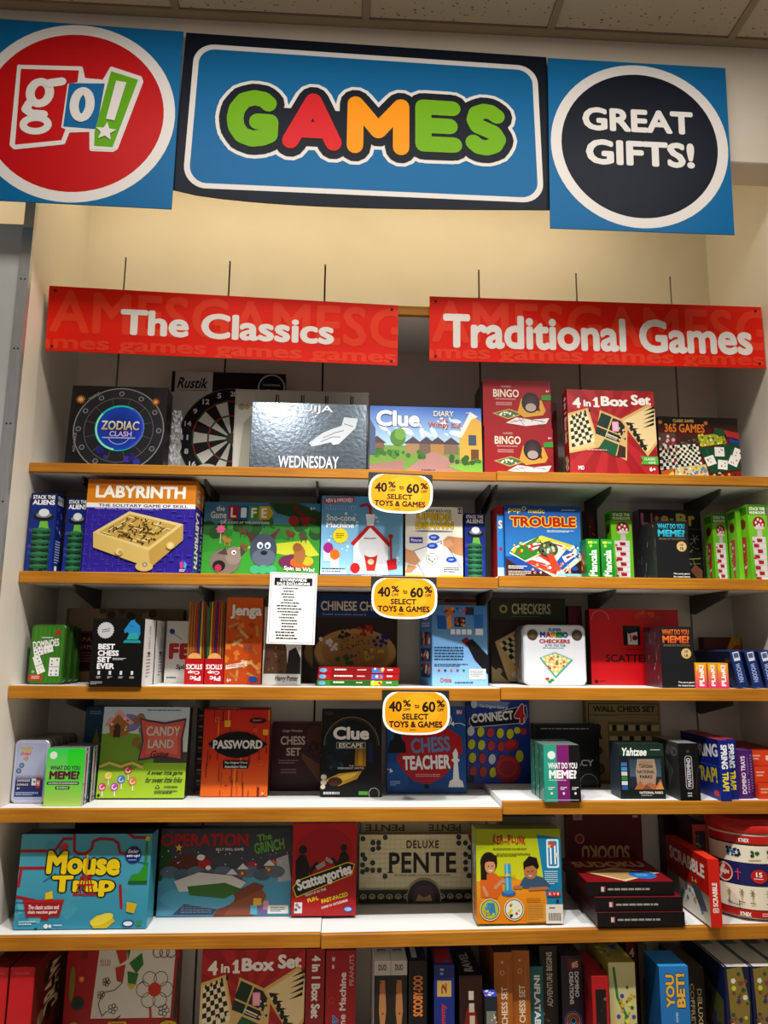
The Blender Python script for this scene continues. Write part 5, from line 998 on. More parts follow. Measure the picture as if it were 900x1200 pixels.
def yahtzee(a):
    a.r(0, 0, 1, 1, '1c2a24').g(0, 0, 1, .22, '1f3a2c', '24443a').t('Yahtzee', .05, .07, .62, .22, 'eef0ea', .045, sh=.15).ft(.70, .10, .95, .13, 1, 'ccc', 2).r(.20, .26, .94, .80, '2a3848').g(.22, .28, .92, .6, '3a4a5a', '5a6a78')
    a.p([(.40, .28), (.78, .28), (.82, .50), (.78, .76), (.38, .76), (.35, .52)], 'b09a84').p([(.42, .3), (.76, .3), (.74, .38), (.44, .38)], 'a08a76').t('Yahtzee', .42, .36, .74, .44, '4a3a30', .03).t('NATIONAL', .38, .48, .78, .54, '2a2420', .03).t('PARKS', .44, .57, .72, .63, '2a2420', .03)
    a.p([(.30, .84), (.44, .66), (.52, .76), (.66, .70), (.80, .76), (.90, .64), (.97, .84)], 'b8744a').p([(.48, .84), (.58, .74), (.72, .84)], '8a5a4a').p([(.76, .84), (.90, .68), (.97, .84)], 'd89a5a').r(0, .83, 1, 1, '1a2622').t('NATIONAL PARKS', .42, .865, .94, .91, 'e8e8e0', .035).ft(.45, .93, .9, .96, 1, 'aaa', 3)
    for i, c in enumerate(('4a7ab8', '5a9ac8', 'd8d8d8', '4a8a4a', 'd8e0e8', '3a6ab0')): a.r(.03, .34+.085*i, .16, .41+.085*i, c)
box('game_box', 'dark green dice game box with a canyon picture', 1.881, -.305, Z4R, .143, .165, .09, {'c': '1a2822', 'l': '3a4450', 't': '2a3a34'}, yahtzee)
def master(a): a.r(0, 0, 1, 1, '111113').rr(.30, .22, .66, .80, .12, 'b8b8bc').rr(.335, .228, .625, .792, .10, '151518').t('MASTERMIND', .38, .26, .58, .76, 'd0d0d4', .04, q=3).ft(.36, .86, .6, .95, 2, 'ccc', 3).c(.48, .14, .08, '4a4a4e').s([(.75, .9), (.95, .4)], .02, '5a3a34', 4)
def master_face(a): a.r(0, 0, 1, 1, '4a4a4c').p([(.3, 0), (1, .2), (1, 1), (.5, 1)], '3a3a3c').p([(.5, .3), (.8, .5), (.6, .9)], '5c5c5e').t('MIND', .4, .08, .95, .25, '6a6a6c', .05)
box('game_box', 'black spine-out box with white vertical capitals beside the dice box', 2.058, -.335, Z4R, .064, .171, .20, {'c': '161618', 't': '8a8a8c', 'l': '4a4a4c'}, master, l=master_face)
def spring(a): a.r(0, 0, 1, 1, '1a2f86').s([(0, .85), (1, .78)], .1, '2440a8').t('SPRING', .22, .08, .84, .48, 'eee', .055, q=1).t('TRAP!', .22, .53, .84, .84, 'e8d83a', .055, q=1)
def spring_face(a): a.g(0, 0, 1, 1, '14246a', '1f3a98').t('SPRING', .30, .12, .98, .34, 'd8d8dc', .05, rot=-6).t('TRAP!', .38, .50, .94, .76, 'c8b83a', .05, rot=-4).e(.9, .9, .07, .05, 'c84a34').s([(.3, .48), (1, .44)], .01, '3a5ac0')
for i, (x, y) in enumerate(((2.1835, -.342), (2.2185, -.318))): box('game_box', ('navy spine-out box with yellow and white shouting title', 'second navy spine-out box right behind the yellow-titled one')[i], x, y, Z4R, .033, .182, .265, {'c': '1a2f86', 't': 'a83a44'}, spring, 'navy spring-game boxes', l=spring_face if i == 0 else None)
def domtray(a): a.r(0, 0, 1, 1, '5a2670').t('DOMINO TRAYS', .36, .12, .66, .90, 'eadff0', .04, q=3).r(.78, .15, .84, .5, '8a5aa0').ft(.75, .6, .9, .9, 6, 'c8a8d8', 3)
def dt_face(a): a.r(0, 0, 1, 1, '3f1a52').sc(.5, .3, 1, .9, 12, ['c8a868', '2a1c18', '8a6a3a'], .06, .12, 3, 4)
box('game_box', 'purple spine-out box with pale lettering near the right wall', 2.2545, -.305, Z4R, .048, .146, .24, {'c': '56246a', 't': '6a3a80'}, domtray, l=dt_face)
def dt2(a): a.r(0, 0, 1, 1, '4e2064').ft(.3, .1, .7, .9, 14, 'b898c8', 3)
box('game_box', 'second purple box edge pressed against the orange flat boxes', 2.3035, -.295, Z4R, .014, .146, .23, {'c': '4e2064'}, dt2)
for i in range(3): box('game_box', ('flat orange box, bottom of the three by the right wall', 'flat orange box, middle of the three by the right wall', 'flat orange box, top of the three by the right wall')[i], 2.3195+.002*i, -.315+.022*i, Z4R+.0475*i, .117, .0465, .255, {'c': 'c8431a', 't': 'a8381a'}, lambda a: a.r(0, 0, 1, 1, 'd24a1c').t('Jungle', .42, .2, .98, .8, 'f0d8c8', .04, q=2).ft(.05, .3, .3, .7, 2, 'e8b09a', 2), 'flat orange boxes')
# ================================================================ row 5
def mouse(a):
    a.g(0, 0, 1, 1, '5fb0c4', '3f9ab4').sc(0, 0, 1, 1, 14, ['6abccc', '56a4ba'], .03, .08, 3, 4)
    for p in ([(.0, .18), (.26, .18), (.32, .05), (.38, .05)], [(.40, 0), (.41, .18), (.44, .21), (.50, .21), (.54, .16), (.55, .08), (.60, .05), (.70, .06), (.74, .10), (.76, .20), (.82, .22)], [(.82, 0), (.86, .04), (.96, .04)], [(.0, .36), (.20, .36)], [(.02, .36), (.01, .55)], [(.0, .66), (.14, .70)], [(.78, .55), (.80, .78)]): a.s(p, .022, 'a82430')
    for p in ([(.0, .72), (.14, .73)], [(.0, .80), (.3, .82)], [(.3, .10), (.3, .25)], [(.90, .30), (.98, .32)], [(.2, .5), (.28, .42)]): a.s(p, .01, '2f7a98')
    a.c(.335, .14, .028, 'd8303a')
    # title
    Y_, O_ = 'f2d61c', '161410'
    a.t('Mouse', .21, .185, .77, .435, Y_, .06, .05, O_, rot=1.5).t('Trap', .26, .44, .74, .665, Y_, .06, .05, O_)
    a.s([(.515, .22), (.515, .58)], .014, 'd8a82a')
    for i in range(5): a.s([(.515+(i-2)*.014, .44), (.515+(i-2)*.034, .64)], .010, 'a81c28')
    for v, k in ((.46, .04), (.54, .06), (.64, .085)): a.s([(.515-k, v), (.515+k, v)], .012, 'b82430')
    a.c(.865, .225, .062, '23388a').t('Easier', .825, .165, .905, .205, 'f4f4f4', .035, sh=.2).t('set-up!', .815, .215, .915, .255, 'f4f4f4', .035, sh=.2).ft(.83, .275, .90, .29, 1, 'c8d0f0', 2)
    a.s([(.965, .06), (.965, .36)], .016, '3f8a34').c(.97, .05, .018, 'd8d03a').p([(.85, .50), (.86, .44), (.92, .42), (.95, .34), (.985, .34), (.98, .50)], '3f9a2c').p([(.84, .50), (.985, .50), (.985, .53), (.84, .53)], '2a6a20')
    a.p([(.06, .70), (.36, .70), (.34, .87), (.09, .87)], 'a82028').r(.055, .69, .365, .72, 'b82c34').r(.20, .87, .26, .90, 'a82028').t('The classic action and', .10, .745, .33, .79, 'f4e8e4', .03).t('chain reaction game!', .10, .80, .32, .845, 'f4e8e4', .03)
    a.p([(.57, .92), (.62, .86), (.72, .84), (.76, .92), (.70, .99), (.60, .99)], 'd8c02a').e(.66, .9, .09, .05, 'e8d850', 16, -20).p([(.22, .62), (.27, .60), (.28, .68), (.22, .69)], 'e8c82a').p([(.84, .72), (.92, .74), (.90, .84), (.84, .82)], 'd8b82a')
    a.ft(.04, .91, .18, .96, 2, 'cfe8f0', 4).c(.245, .965, .016, 'eee').c(.275, .965, .012, 'eee').ft(.30, .95, .42, .97, 1, 'e8f4f8', 3).e(.86, .945, .045, .035, '23388a').e(.86, .945, .035, .024, 'e8ecf4').r(.92, .93, .965, .965, '4a9a34').r(.16, .985, .18, 1, '222')
box('game_box', 'large turquoise game box with fat yellow title and red pipes', .058, -.292, Z5L, .384, .262, .08, {'c': '3a7a8c', 't': '2a3034', 'l': '121a20', 'r': '4a9aac'}, mouse, lean=1.5, mat=GLOSS)
def mtop(a): a.r(0, 0, 1, 1, '1c2022').sc(.2, .2, .9, .9, 20, ['6a5a2a', '3a2a1a', '5a4a1c'], .02, .04, 3).t('Holidays', .75, .3, .97, .7, '5a5a5a', .03, sh=.2)
box('game_box', 'dark flat box standing behind the turquoise box', .160, -.13, Z5L, .28, .292, .06, {'c': '16191b', 't': '2a2c2c'}, mtop)
def oper(a):
    a.r(0, 0, 1, 1, '4a4a54').g(0, .55, 1, 1, '62a8c0', '5a9ab4').p([(0, 0), (.1, .3), (.02, .6), (0, .6)], '2a5a2a').g(.1, 0, 1, .5, '3c3c46', '55555f')
    a.p([(.05, .55), (.08, .36), (.20, .28), (.36, .34), (.40, .52), (.3, .6)], '6a3428').t('OPERATION', .0, .055, .665, .205, 'a82020', .05, .012, '3a0c0c').t('SILLY SKILL GAME', .42, .225, .63, .255, 'ddd', .03)
    a.t('The', .73, .06, .84, .14, '6aa83a', .04, rot=-10).t('GRINCH', .71, .14, .94, .27, '6aa83a', .04, rot=-10)
    a.p([(.42, 1), (.50, .80), (.72, .62), (.80, .66), (.66, .95), (.62, 1)], '8a4a34').p([(.5, 1), (.56, .86), (.78, .70), (.82, .78), (.72, 1)], '9a5a3e')
    a.e(.30, .80, .28, .14, '62b0c8', 24).p([(.20, .86), (.45, .92), (.42, .98), (.12, .98)], '3a4a6a').ft(.18, .88, .44, .97, 5, '8aa0b8', 6, .9, .3)
    for u, v, w_, h_, c in ((.70, .88, .05, .10, '6ac0d8'), (.76, .88, .06, .10, '8a6ab0'), (.72, .80, .06, .08, 'e8b83a'), (.795, .83, .04, .1, 'd8a0a8')): a.r(u, v, u+w_, v+h_, c)
    a.e(.70, .43, .04, .05, 'b83a50').e(.85, .40, .03, .03, 'd87a3a').e(.92, .40, .02, .03, 'b85a7a').star(.14, .22, .03, 'e8c83a').r(.83, .88, .985, .975, 'eeeeea').ft(.85, .90, .97, .96, 3, '555', 3).p([(.88, .35), (.97, .30), (1, .6), (.90, .62)], 'b8b8bc')
    for i in range(9): a.e(.08+.1*i, .50+.03*(i % 2), .07, .07, ('6a7a88', '5c6c7c')[i % 2], 14)
    for u, v in ((.60, .46), (.80, .42), (.52, .52)): a.r(u, v, u+.06, v+.10, '8a6a5a').p([(u-.015, v+.01), (u+.03, v-.06), (u+.075, v+.01)], 'd8dce0').r(u+.02, v+.04, u+.035, v+.07, 'e8c85a')
    a.sc(0, .25, 1, .5, 26, ['e0e4e8'], .003, .006, 8, 6)
    a.e(.34, .40, .05, .06, 'b82830').e(.31, .33, .03, .035, 'e8e8e8').e(.37, .45, .02, .025, 'e8e8e8').p([(.12, .60), (.30, .50), (.55, .54), (.66, .62), (.60, .72), (.40, .70), (.16, .72)], 'd8d4cc').p([(.22, .66), (.5, .62), (.64, .70), (.5, .8), (.24, .76)], '4a7a3a')
box('game_box', 'dark grey winter game box with dark red title lettering', .447, -.195, Z5L, .411, .254, .05, {'c': '3c3c44', 't': '2a2a2e'}, oper, lean=2, mat=GLOSS)
def person_sil(a, u, v, k, flip):
    f = -1 if flip else 1
    a.e(u, v, .065*k, .05*k, '161212', 14).p([(u-f*.10*k, v+.38*k), (u-f*.11*k, v+.12*k), (u-f*.04*k, v+.05*k), (u+f*.05*k, v+.06*k), (u+f*.12*k, v+.20*k), (u+f*.22*k, v+.12*k), (u+f*.25*k, v+.15*k), (u+f*.14*k, v+.27*k), (u+f*.10*k, v+.25*k), (u+f*.10*k, v+.38*k)], '161212').p([(u+f*.20*k, v+.18*k), (u+f*.34*k, v+.12*k), (u+f*.36*k, v+.17*k), (u+f*.24*k, v+.22*k)], 'a8a09c')
def scat5(a):
    a.r(0, 0, 1, 1, 'b81a22').e(.5, .3, .45, .25, 'a8161e', 24)
    person_sil(a, .16, .29, 1, False); person_sil(a, .80, .27, .8, True)
    a.p([(.02, .70), (.10, .62), (.86, .43), (.97, .45), (.93, .56), (.25, .75), (.08, .80)], '161212').s([(.02, .70), (.10, .62), (.86, .43), (.97, .45), (.93, .56), (.25, .75), (.08, .80), (.02, .70)], .014, 'd8c83a')
    a.t('Scattergories', .065, .52, .945, .68, 'f2f0ec', .06, rot=-17)
    a.t('TEAM UP IN THIS', .20, .735, .54, .762, 'f0e8e0', .035, rot=-17).t('FUN,', .25, .80, .42, .85, 'e8d83a', .05, rot=-15).t('FAST-PACED', .46, .785, .88, .83, 'e8d83a', .05, rot=-15).t('GAME OF CATEGORIES', .46, .862, .88, .888, 'f0e8e0', .035, rot=-15)
    a.r(.05, .855, .17, .97, 'e8e8e6').sc(.07, .87, .15, .95, 6, ['666', '999'], .015, .03, 3).e(.88, .93, .075, .035, '2a56a8').e(.88, .93, .055, .022, 'b8c8e8')
    for i in range(6): a.s([(.3+.1*i, 1), (.45+.1*i, .84)], .005, 'cc3a3c', 4, False)
box('game_box', 'red game box with two black silhouettes and a slanted white title', .861, -.213, Z5R, .200, .270, .05, {'c': '8a141a', 't': '4a1014'}, scat5, lean=1, mat=GLOSS)
def pente(a):
    a.r(0, 0, 1, 1, 'e0d4b0')
    for i in range(22): a.r(i/22, 0, i/22+.003, .80, 'd0c298')
    for j in range(12): a.r(0, j/14, 1, j/14+.005, 'd0c298')
    for u, v in ((.03, .06), (.12, .12), (.17, .12), (.23, .04), (.12, .22), (.17, .20), (.03, .30), (.05, .36), (.03, .45), (.12, .42), (.07, .52), (.03, .55), (.12, .53), (.18, .53), (.23, .62), (.89, .04), (.89, .13), (.95, .13), (.99, .20), (.95, .30), (.99, .34), (.95, .42), (.95, .52), (.98, .62)): a.c(u, v, .022, '1a2226', 14, '4a565c')
    a.t('DELUXE', .42, .09, .71, .205, '26201c', .02, sp=1.15).t('PENTE', .265, .27, .865, .57, '1c1a20', .025, sp=1.05)
    for u0_, u1_ in ((.255, .335), (.81, .865)): a.r(u0_, .555, u0_+.05, .57, '1c1a20')
    a.t('The Classic GAME of Captures and five-in-a-row', .31, .595, .81, .625, '5a4a38', .015)
    a.r(0, .80, 1, 1, '1f1c18').r(0, .80, 1, .815, 'b8a878')
    for i in range(13): u = .04+.077*i; a.ring(u, .93, .03, .006, 'c8bc94', 10, 180, 360); [a.s([(u, .95), (u+.028*math.cos(math.radians(200+35*k)), .95+.05*math.sin(math.radians(200+35*k)))], .005, 'c8bc94', 4, False) for k in range(5)]
    a.c(.575, .93, .155, 'a8966a', 28).c(.575, .93, .145, '3a2030', 28).c(.575, .93, .10, '5a3a48', 24).p([(.5, .98), (.53, .88), (.56, .92), (.6, .92), (.63, .88), (.65, .98)], 'b89a6a')
    a.p([(.97, 0), (1, 0), (1, .14)], '9a1c20')
box('game_box', 'cream strategy game box with black pebbles and serif capitals', 1.073, -.092, Z5R+.001, .370, .208, .035, {'c': 'b8a878', 't': '8a7c5a'}, pente)
box('game_box', 'cream box standing on edge hidden behind the pebble game box', 1.078, -.052, Z5R+.001, .368, .246, .04, {'c': 'b8ac8c'}, lambda a: a.r(0, 0, 1, 1, 'bdb08c').t('PENTE', .62, .06, .92, .15, '6a5c44', .03, q=2).t('PENTE', .04, .06, .4, .15, '6a5c44', .03, q=2))
def ker(a):
    a.g(0, 0, 1, .6, 'a8b81c', 'd8d82a').r(0, .56, 1, 1, 'e0911c').g(0, .56, 1, 1, 'e8a028', 'dd8a14').p([(0, .56), (.3, .50), (.6, .56), (1, .62), (1, .66), (0, .7)], 'e8a028')
    a.p([(.72, .06), (1, .10), (1, .82), (.82, .80)], '1f8ab0').p([(0, .0), (.2, 0), (.2, .16), (0, .24)], 'b0bc20')
    for i, ch in enumerate('KER-PLUNK'): a.t(ch, .20+.043*i+(.0 if i < 4 else .004), (.055, .075, .06, .13, .06, .07, .09, .07, .085)[i], .24+.043*i, (.16, .165, .155, .145, .165, .15, .17, .16, .17)[i], 'b8202a', .06)
    a.ft(.2, .205, .64, .23, 2, '8a8a1c', 3).ft(.24, .26, .68, .30, 3, '8a8a1c', 4)
    a.rr(.83, .11, .975, .42, .02, 'dceef4').rr(.85, .13, .955, .40, .02, '2a8ab8').r(.87, .17, .89, .38, 'e8f4f8').r(.92, .17, .94, .38, 'e8f4f8').sc(.86, .14, .94, .2, 8, ['e8d83a', 'd8502a'], .012, .02, 3).c(.95, .28, .025, 'e8d8c8').ft(.80, .45, .97, .60, 7, 'bfe0f0', 5)
    # girl
    a.p([(.05, .72), (.04, .55), (.10, .48), (.22, .47), (.28, .52), (.30, .64), (.24, .74)], 'd8702a').e(.145, .36, .10, .115, '2e1a16', 20).r(.05, .36, .12, .54, '2e1a16').e(.16, .40, .062, .075, 'd09a74', 18).p([(.08, .36), (.10, .28), (.24, .28), (.245, .36), (.16, .345)], '2e1a16').e(.14, .395, .008, .008, '2a1a14', 8).e(.185, .395, .008, .008, '2a1a14', 8).ring(.165, .425, .026, .008, 'f4f0ec', 10, 20, 160).s([(.22, .62), (.30, .55), (.33, .56)], .04, 'd09a74').s([(.08, .62), (.12, .70)], .04, 'd09a74')
    # boy
    a.p([(.50, .60), (.55, .52), (.64, .48), (.78, .52), (.86, .60), (.80, .64), (.55, .63)], '48627c').e(.635, .45, .078, .085, 'b87c56', 18).p([(.555, .44), (.55, .36), (.62, .29), (.71, .31), (.735, .40), (.71, .43), (.66, .39), (.58, .41)], '1f1512').e(.605, .455, .008, .008, '1f1512', 8).e(.655, .452, .008, .008, '1f1512', 8).ring(.63, .485, .022, .007, 'f0ece8', 10, 20, 160).s([(.44, .62), (.52, .62)], .035, 'b87c56').s([(.62, .64), (.82, .63)], .035, 'b87c56')
    # tube
    a.p([(.33, .37), (.40, .37), (.41, .66), (.33, .66)], '4aa0c8').p([(.345, .37), (.365, .37), (.37, .66), (.35, .66)], '8accdf').e(.37, .68, .085, .03, '2a72b0').e(.37, .67, .06, .02, '4a92c8').sc(.34, .48, .4, .5, 4, ['d8302a', 'e8c83a'], .01, .014, 3).s([(.28, .52), (.46, .50)], .004, 'a8202a').s([(.27, .50), (.46, .53)], .004, '2a6a2a')
    for u, c in ((.15, 'b8c83a'), (.43, 'e4e8d4')): a.c(u, .85, .118, 'f0d8b0', 26).c(u, .85, .108, '3a6a80', 26).c(u, .85, .098, c, 26)
    a.p([(.10, .92), (.12, .78), (.20, .78), (.22, .9)], '4a8ab8').sc(.09, .78, .2, .92, 10, ['5aa0c8', 'd8a02a', 'b8d83a'], .012, .02, 4).sc(.37, .79, .49, .92, 9, ['d83a2a', 'e8c83a', '3a8a3a', '3a3a3a'], .012, .018, 5).ft(.58, .735, .76, .77, 2, 'a8681c', 3).r(.58, .79, .80, .98, 'd8a040').ft(.59, .80, .79, .97, 10, 'a87020', 4)
    a.rr(.82, .665, .98, .715, .015, 'c8202a').t('K V 8', .84, .675, .96, .705, 'f0e0e0', .03).c(.94, .765, .016, '222').r(.80, .80, 1, 1, 'e4e0d6').ft(.84, .83, .97, .86, 1, '333', 3)
    for i in range(14): a.r(.83+.0105*i, .89, .83+.0105*i+(.004 if i % 3 else .007), .97, '222')
def ker_side(a): a.g(0, 0, 1, .3, 'a8b82a', '9aa8a0').g(0, .3, 1, 1, '8a9a9a', 'd0a05a').t('KER-PLUNK', .3, .5, .75, .95, 'a85a2a', .05, q=3).sc(.2, .2, .9, .45, 10, ['5a6a70', 'c8d0d0'], .1, .2, 3)
box('game_box', 'yellow and orange box with two children playing around a blue tube', 1.424, -.305, Z5R+.003, .262, .268, .075, {'c': 'b8a82a', 't': '8a8a3a', 'r': '2a7a9a'}, ker, l=ker_side, lean=1)
box('game_box', 'tall grey box behind the two-children box', 1.515, -.215, Z5R+.003, .185, .288, .06, {'c': '7a7872', 't': '3a3a38'}, lambda a: a.r(0, 0, 1, 1, '8a8880').sc(.85, .4, 1, .9, 10, ['4a4a46', '6a5a5a', '333'], .02, .05, 3))
def sudoku(a): a.r(0, 0, 1, 1, '6a1218').r(.08, .0, .20, .09, 'b8a8a4').ft(.1, .02, .18, .07, 3, '8a3a3a', 2).t('SUDOKU', .18, .40, .82, .58, 'c8a87a', .05, q=2).c(.16, .32, .07, '9a2a30').ring(.16, .32, .06, .012, 'c89a8a', 14).r(.88, .03, .95, .06, 'c8b8b0')
box('game_box', 'dark red box standing upside down behind the black spines', 1.781, -.055, Z5R+.006, .258, .262, .04, {'c': '5a0f14'}, sudoku)
def sudspine(a): 
    a.r(0, 0, 1, 1, '131113')
    for i in range(30): a.s([(i/30, .1+.8*(i % 2)), ((i+1)/30, .9-.8*(i % 2))], .003, '2a2628', 4, False)
    a.r(.15, .3, .2, .7, 'a85050').r(.155, .34, .185, .66, 'ccc').ft(.23, .44, .84, .58, 1, 'a8a4a0', 5, 1, 1)
def sudtop(a): a.r(0, 0, 1, 1, '8a1820').t('SUDOKU', .04, .18, .92, .42, 'd8c098', .05).p([(.10, .62), (.50, .44), (.98, .66), (.45, .98)], 'd8c49a').p([(.18, .63), (.5, .5), (.88, .67), (.45, .92)], 'b89a6a').e(.74, .74, .16, .14, '2a7ac0', 14).star(.74, .74, .16, '2a7ac0', 16, .92).ft(.66, .7, .82, .8, 2, '8ac0e8', 3)
for i, (x, y) in enumerate(((1.778, -.347), (1.776, -.342), (1.756, -.333))): box('game_box', ('flat number-puzzle box with black spine, bottom of the three stacked', 'flat number-puzzle box with black spine, middle of the three stacked', 'flat number-puzzle box with black spine, top of the three stacked')[i], x, y, Z5R+.0068+.0405*i, .266, .0395, .265, {'c': '131113', 't': '8a1820', 'l': '4a1218'}, sudspine, 'flat black-spined boxes in a stack', t=sudtop if i == 2 else None)
def scrab_spine(a): a.r(0, 0, 1, 1, 'd02a1c').t('SCRABBLE', .28, .35, .72, .70, 'f0ece4', .05, q=3).rr(.25, .72, .75, .79, .1, 'f0ece4').rr(.31, .727, .69, .783, .08, 'd02a1c').t('S', .36, .735, .64, .775, 'f0ece4', .04)
def scrab_face(a):
    a.r(0, 0, 1, 1, 'a82018').t('SCRABBLE', .10, .12, .92, .33, 'd8ccc0', .05).rr(.08, .05, .5, .36, .03, 'a82018').t('SCRABBLE', .10, .12, .92, .33, 'dccfc4', .05)
    a.g(0, .55, 1, 1, '7a7468', 'c8c0b0').p([(.3, .56), (.7, .60), (.9, 1), (.4, 1)], 'd8d2c6').sc(.35, .6, .85, .95, 16, ['8a6a4a', 'b89a6a', '5a7a9a', '3a4a6a'], .015, .035, 4, 4).p([(.6, .5), (.8, .52), (.95, .8), (.8, .85)], '4a5260').t('2-4', .62, .42, .74, .48, 'd8b868', .03).ft(.05, .40, .35, .50, 3, '7a1a14', 2)
box('game_box', 'red spine-out word game box jutting out beside the white shelf gap', 2.112, -.372, Z5R+.0105, .035, .190, .30, {'c': 'c2281c', 't': 'd8442c'}, scrab_spine, l=scrab_face)
def redframe(a): a.r(0, 0, 1, 1, 'a83a2c').r(.18, .08, .88, .97, '1c1a1e').sc(.22, .12, .85, .6, 20, ['5a5a60', '8a3a4a', '3a3a44', '9a8a8a'], .04, .10, 5, 5).t('SPEED', .55, .55, .75, .92, 'c8c8c8', .03, q=3)
box('game_box', 'red-framed dark box behind the red word game box', 2.1495, -.20, Z5R+.0115, .048, .250, .19, {'c': '8a2a22', 't': '3a1414', 'l': '6a1f1a'}, redframe, l=lambda a: a.r(0, 0, 1, 1, '5a1a18').r(.3, .1, .95, .9, '4a1614').ft(.4, .3, .9, .5, 3, '7a3a34', 2))
box('game_box', 'dark shadowed box edge behind the red-framed box', 2.115, -.060, Z5R+.0115, .034, .250, .05, {'c': '2a1012', 'l': '3a1216'}, lambda a: a.r(0, 0, 1, 1, '2c1214').r(.3, .05, .8, .95, '3c181a'))
def tub():
    R_, H = .1165, .285; cx, cy = 2.3185, -.205
    root = empty('building_toy_tub', (cx, cy, Z5R+.0125)); tag(root, 'round tub of building rods with red lid at the far right', 'toy tub')
    def revolve(name, prof, ink, n=48):
        bm = bmesh.new(); rg = [[bm.verts.new((r_*math.cos(2*math.pi*i/n), r_*math.sin(2*math.pi*i/n), z_)) for i in range(n)] for r_, z_ in prof]
        for A, B in zip(rg, rg[1:]):
            for i in range(n): bm.faces.new((A[i-1], A[i], B[i], B[i-1]))
        bm.faces.new(rg[0][::-1]); bm.faces.new(rg[-1]); bmesh.ops.recalc_face_normals(bm, faces=bm.faces)
        o = done(bm, name, GLOSS, root, {'c': ink}); 
        for p in o.data.polygons: p.use_smooth = len(p.vertices) == 4
        return o
    revolve('tub_body', [(R_-.006, 0), (R_-.002, .006), (R_, H-.045), (R_, H-.040)], 'e4dcc8')
    revolve('lid', [(R_+.001, H-.0395), (R_+.004, H-.036), (R_+.004, H-.016), (R_-.004, H-.012), (R_-.010, H-.004), (R_-.016, H)], 'c0281e')
    a = Art(2*math.pi*R_*.5, H-.045)
    def band(v0, v1, c):
        for i in range(24): a.k += 0; a.add([(i/24, v0), ((i+1)/24, v0), ((i+1)/24, v1), (i/24, v1)], [lin(c)]*4)
        a.up()
    a.up(); band(0, .10, 'c0281e'); band(.10, .12, '222'); band(.12, .34, 'e8e0cc'); band(.335, .345, '222'); band(.345, .61, '232a66'); band(.61, .62, '222'); band(.62, .90, 'e8e0cc'); band(.90, .91, '222'); band(.91, 1, 'b8241e')
    a.t("K'NEX", .30, .03, .38, .08, 'eee', .04)
    for u, c in ((.22, '2a7aa0'), (.28, '26346a'), (.42, '2a6a3a'), (.55, 'b8862a'), (.68, '8a3a2a')): a.sc(u-.025, .17, u+.025, .26, 10, [c, c, '1a2a4a'], .008, .016, int(u*100), 5)
    for u in (.40, .58): a.s([(u-.03, .30), (u+.06, .29)], .006, 'b89a4a')
    a.e(.17, .48, .07, .12, 'd8b8a8', 20).e(.17, .48, .06, .10, '9a2a2a', 18).t('Imagine', .13, .44, .21, .52, 'e8d8c8', .04).s([(.28, .42), (.28, .55)], .008, 'd84a6a').s([(.26, .46), (.30, .46)], .008, 'd84a6a')
    a.e(.44, .49, .065, .085, 'c0281e', 20).t('15', .415, .44, .465, .50, 'f4e8e0', .05).ft(.40, .515, .48, .54, 1, 'f0d0c8', 2).t('Amazing', .52, .38, .64, .43, 'eee', .03)
    for u, v, c in ((.20, .72, '8a8a34'), (.30, .70, '5a5a60'), (.38, .70, '1a1a1e'), (.50, .70, '6a8a3a'), (.62, .72, '3a5a8a')):
        for k in range(6): t_ = math.radians(60*k); a.s([(u, v), (u+.018*math.cos(t_), v+.045*math.sin(t_))], .005, c, 4)
        a.s([(u, v), (u, v+.12)], .005, 'c8b03a', 4); a.s([(u-.02, v+.12), (u+.02, v+.12)], .006, '2a2a2a', 4)
    a.s([(.20, .80), (.20, .85), (.28, .86), (.28, .80)], .006, '3a3a40').t("K'NEX", .28, .93, .36, .985, 'f4f0ea', .06).ft(.44, .93, .56, .98, 2, 'f0c8c0', 3)
    def mp(u, v):
        t_ = math.pi*(1+u*1.0)  # front half, from -x round through -y to +x
        return (R_*math.cos(t_), R_*math.sin(t_), .004+(1-v)*(H-.049))
    def nr(u, v): t_ = math.pi*(1+u); return (math.cos(t_), math.sin(t_), 0)
    a.build('wraparound_print', mp, nr, GLOSS, root, step=4e-5, base=6e-4)
tub()

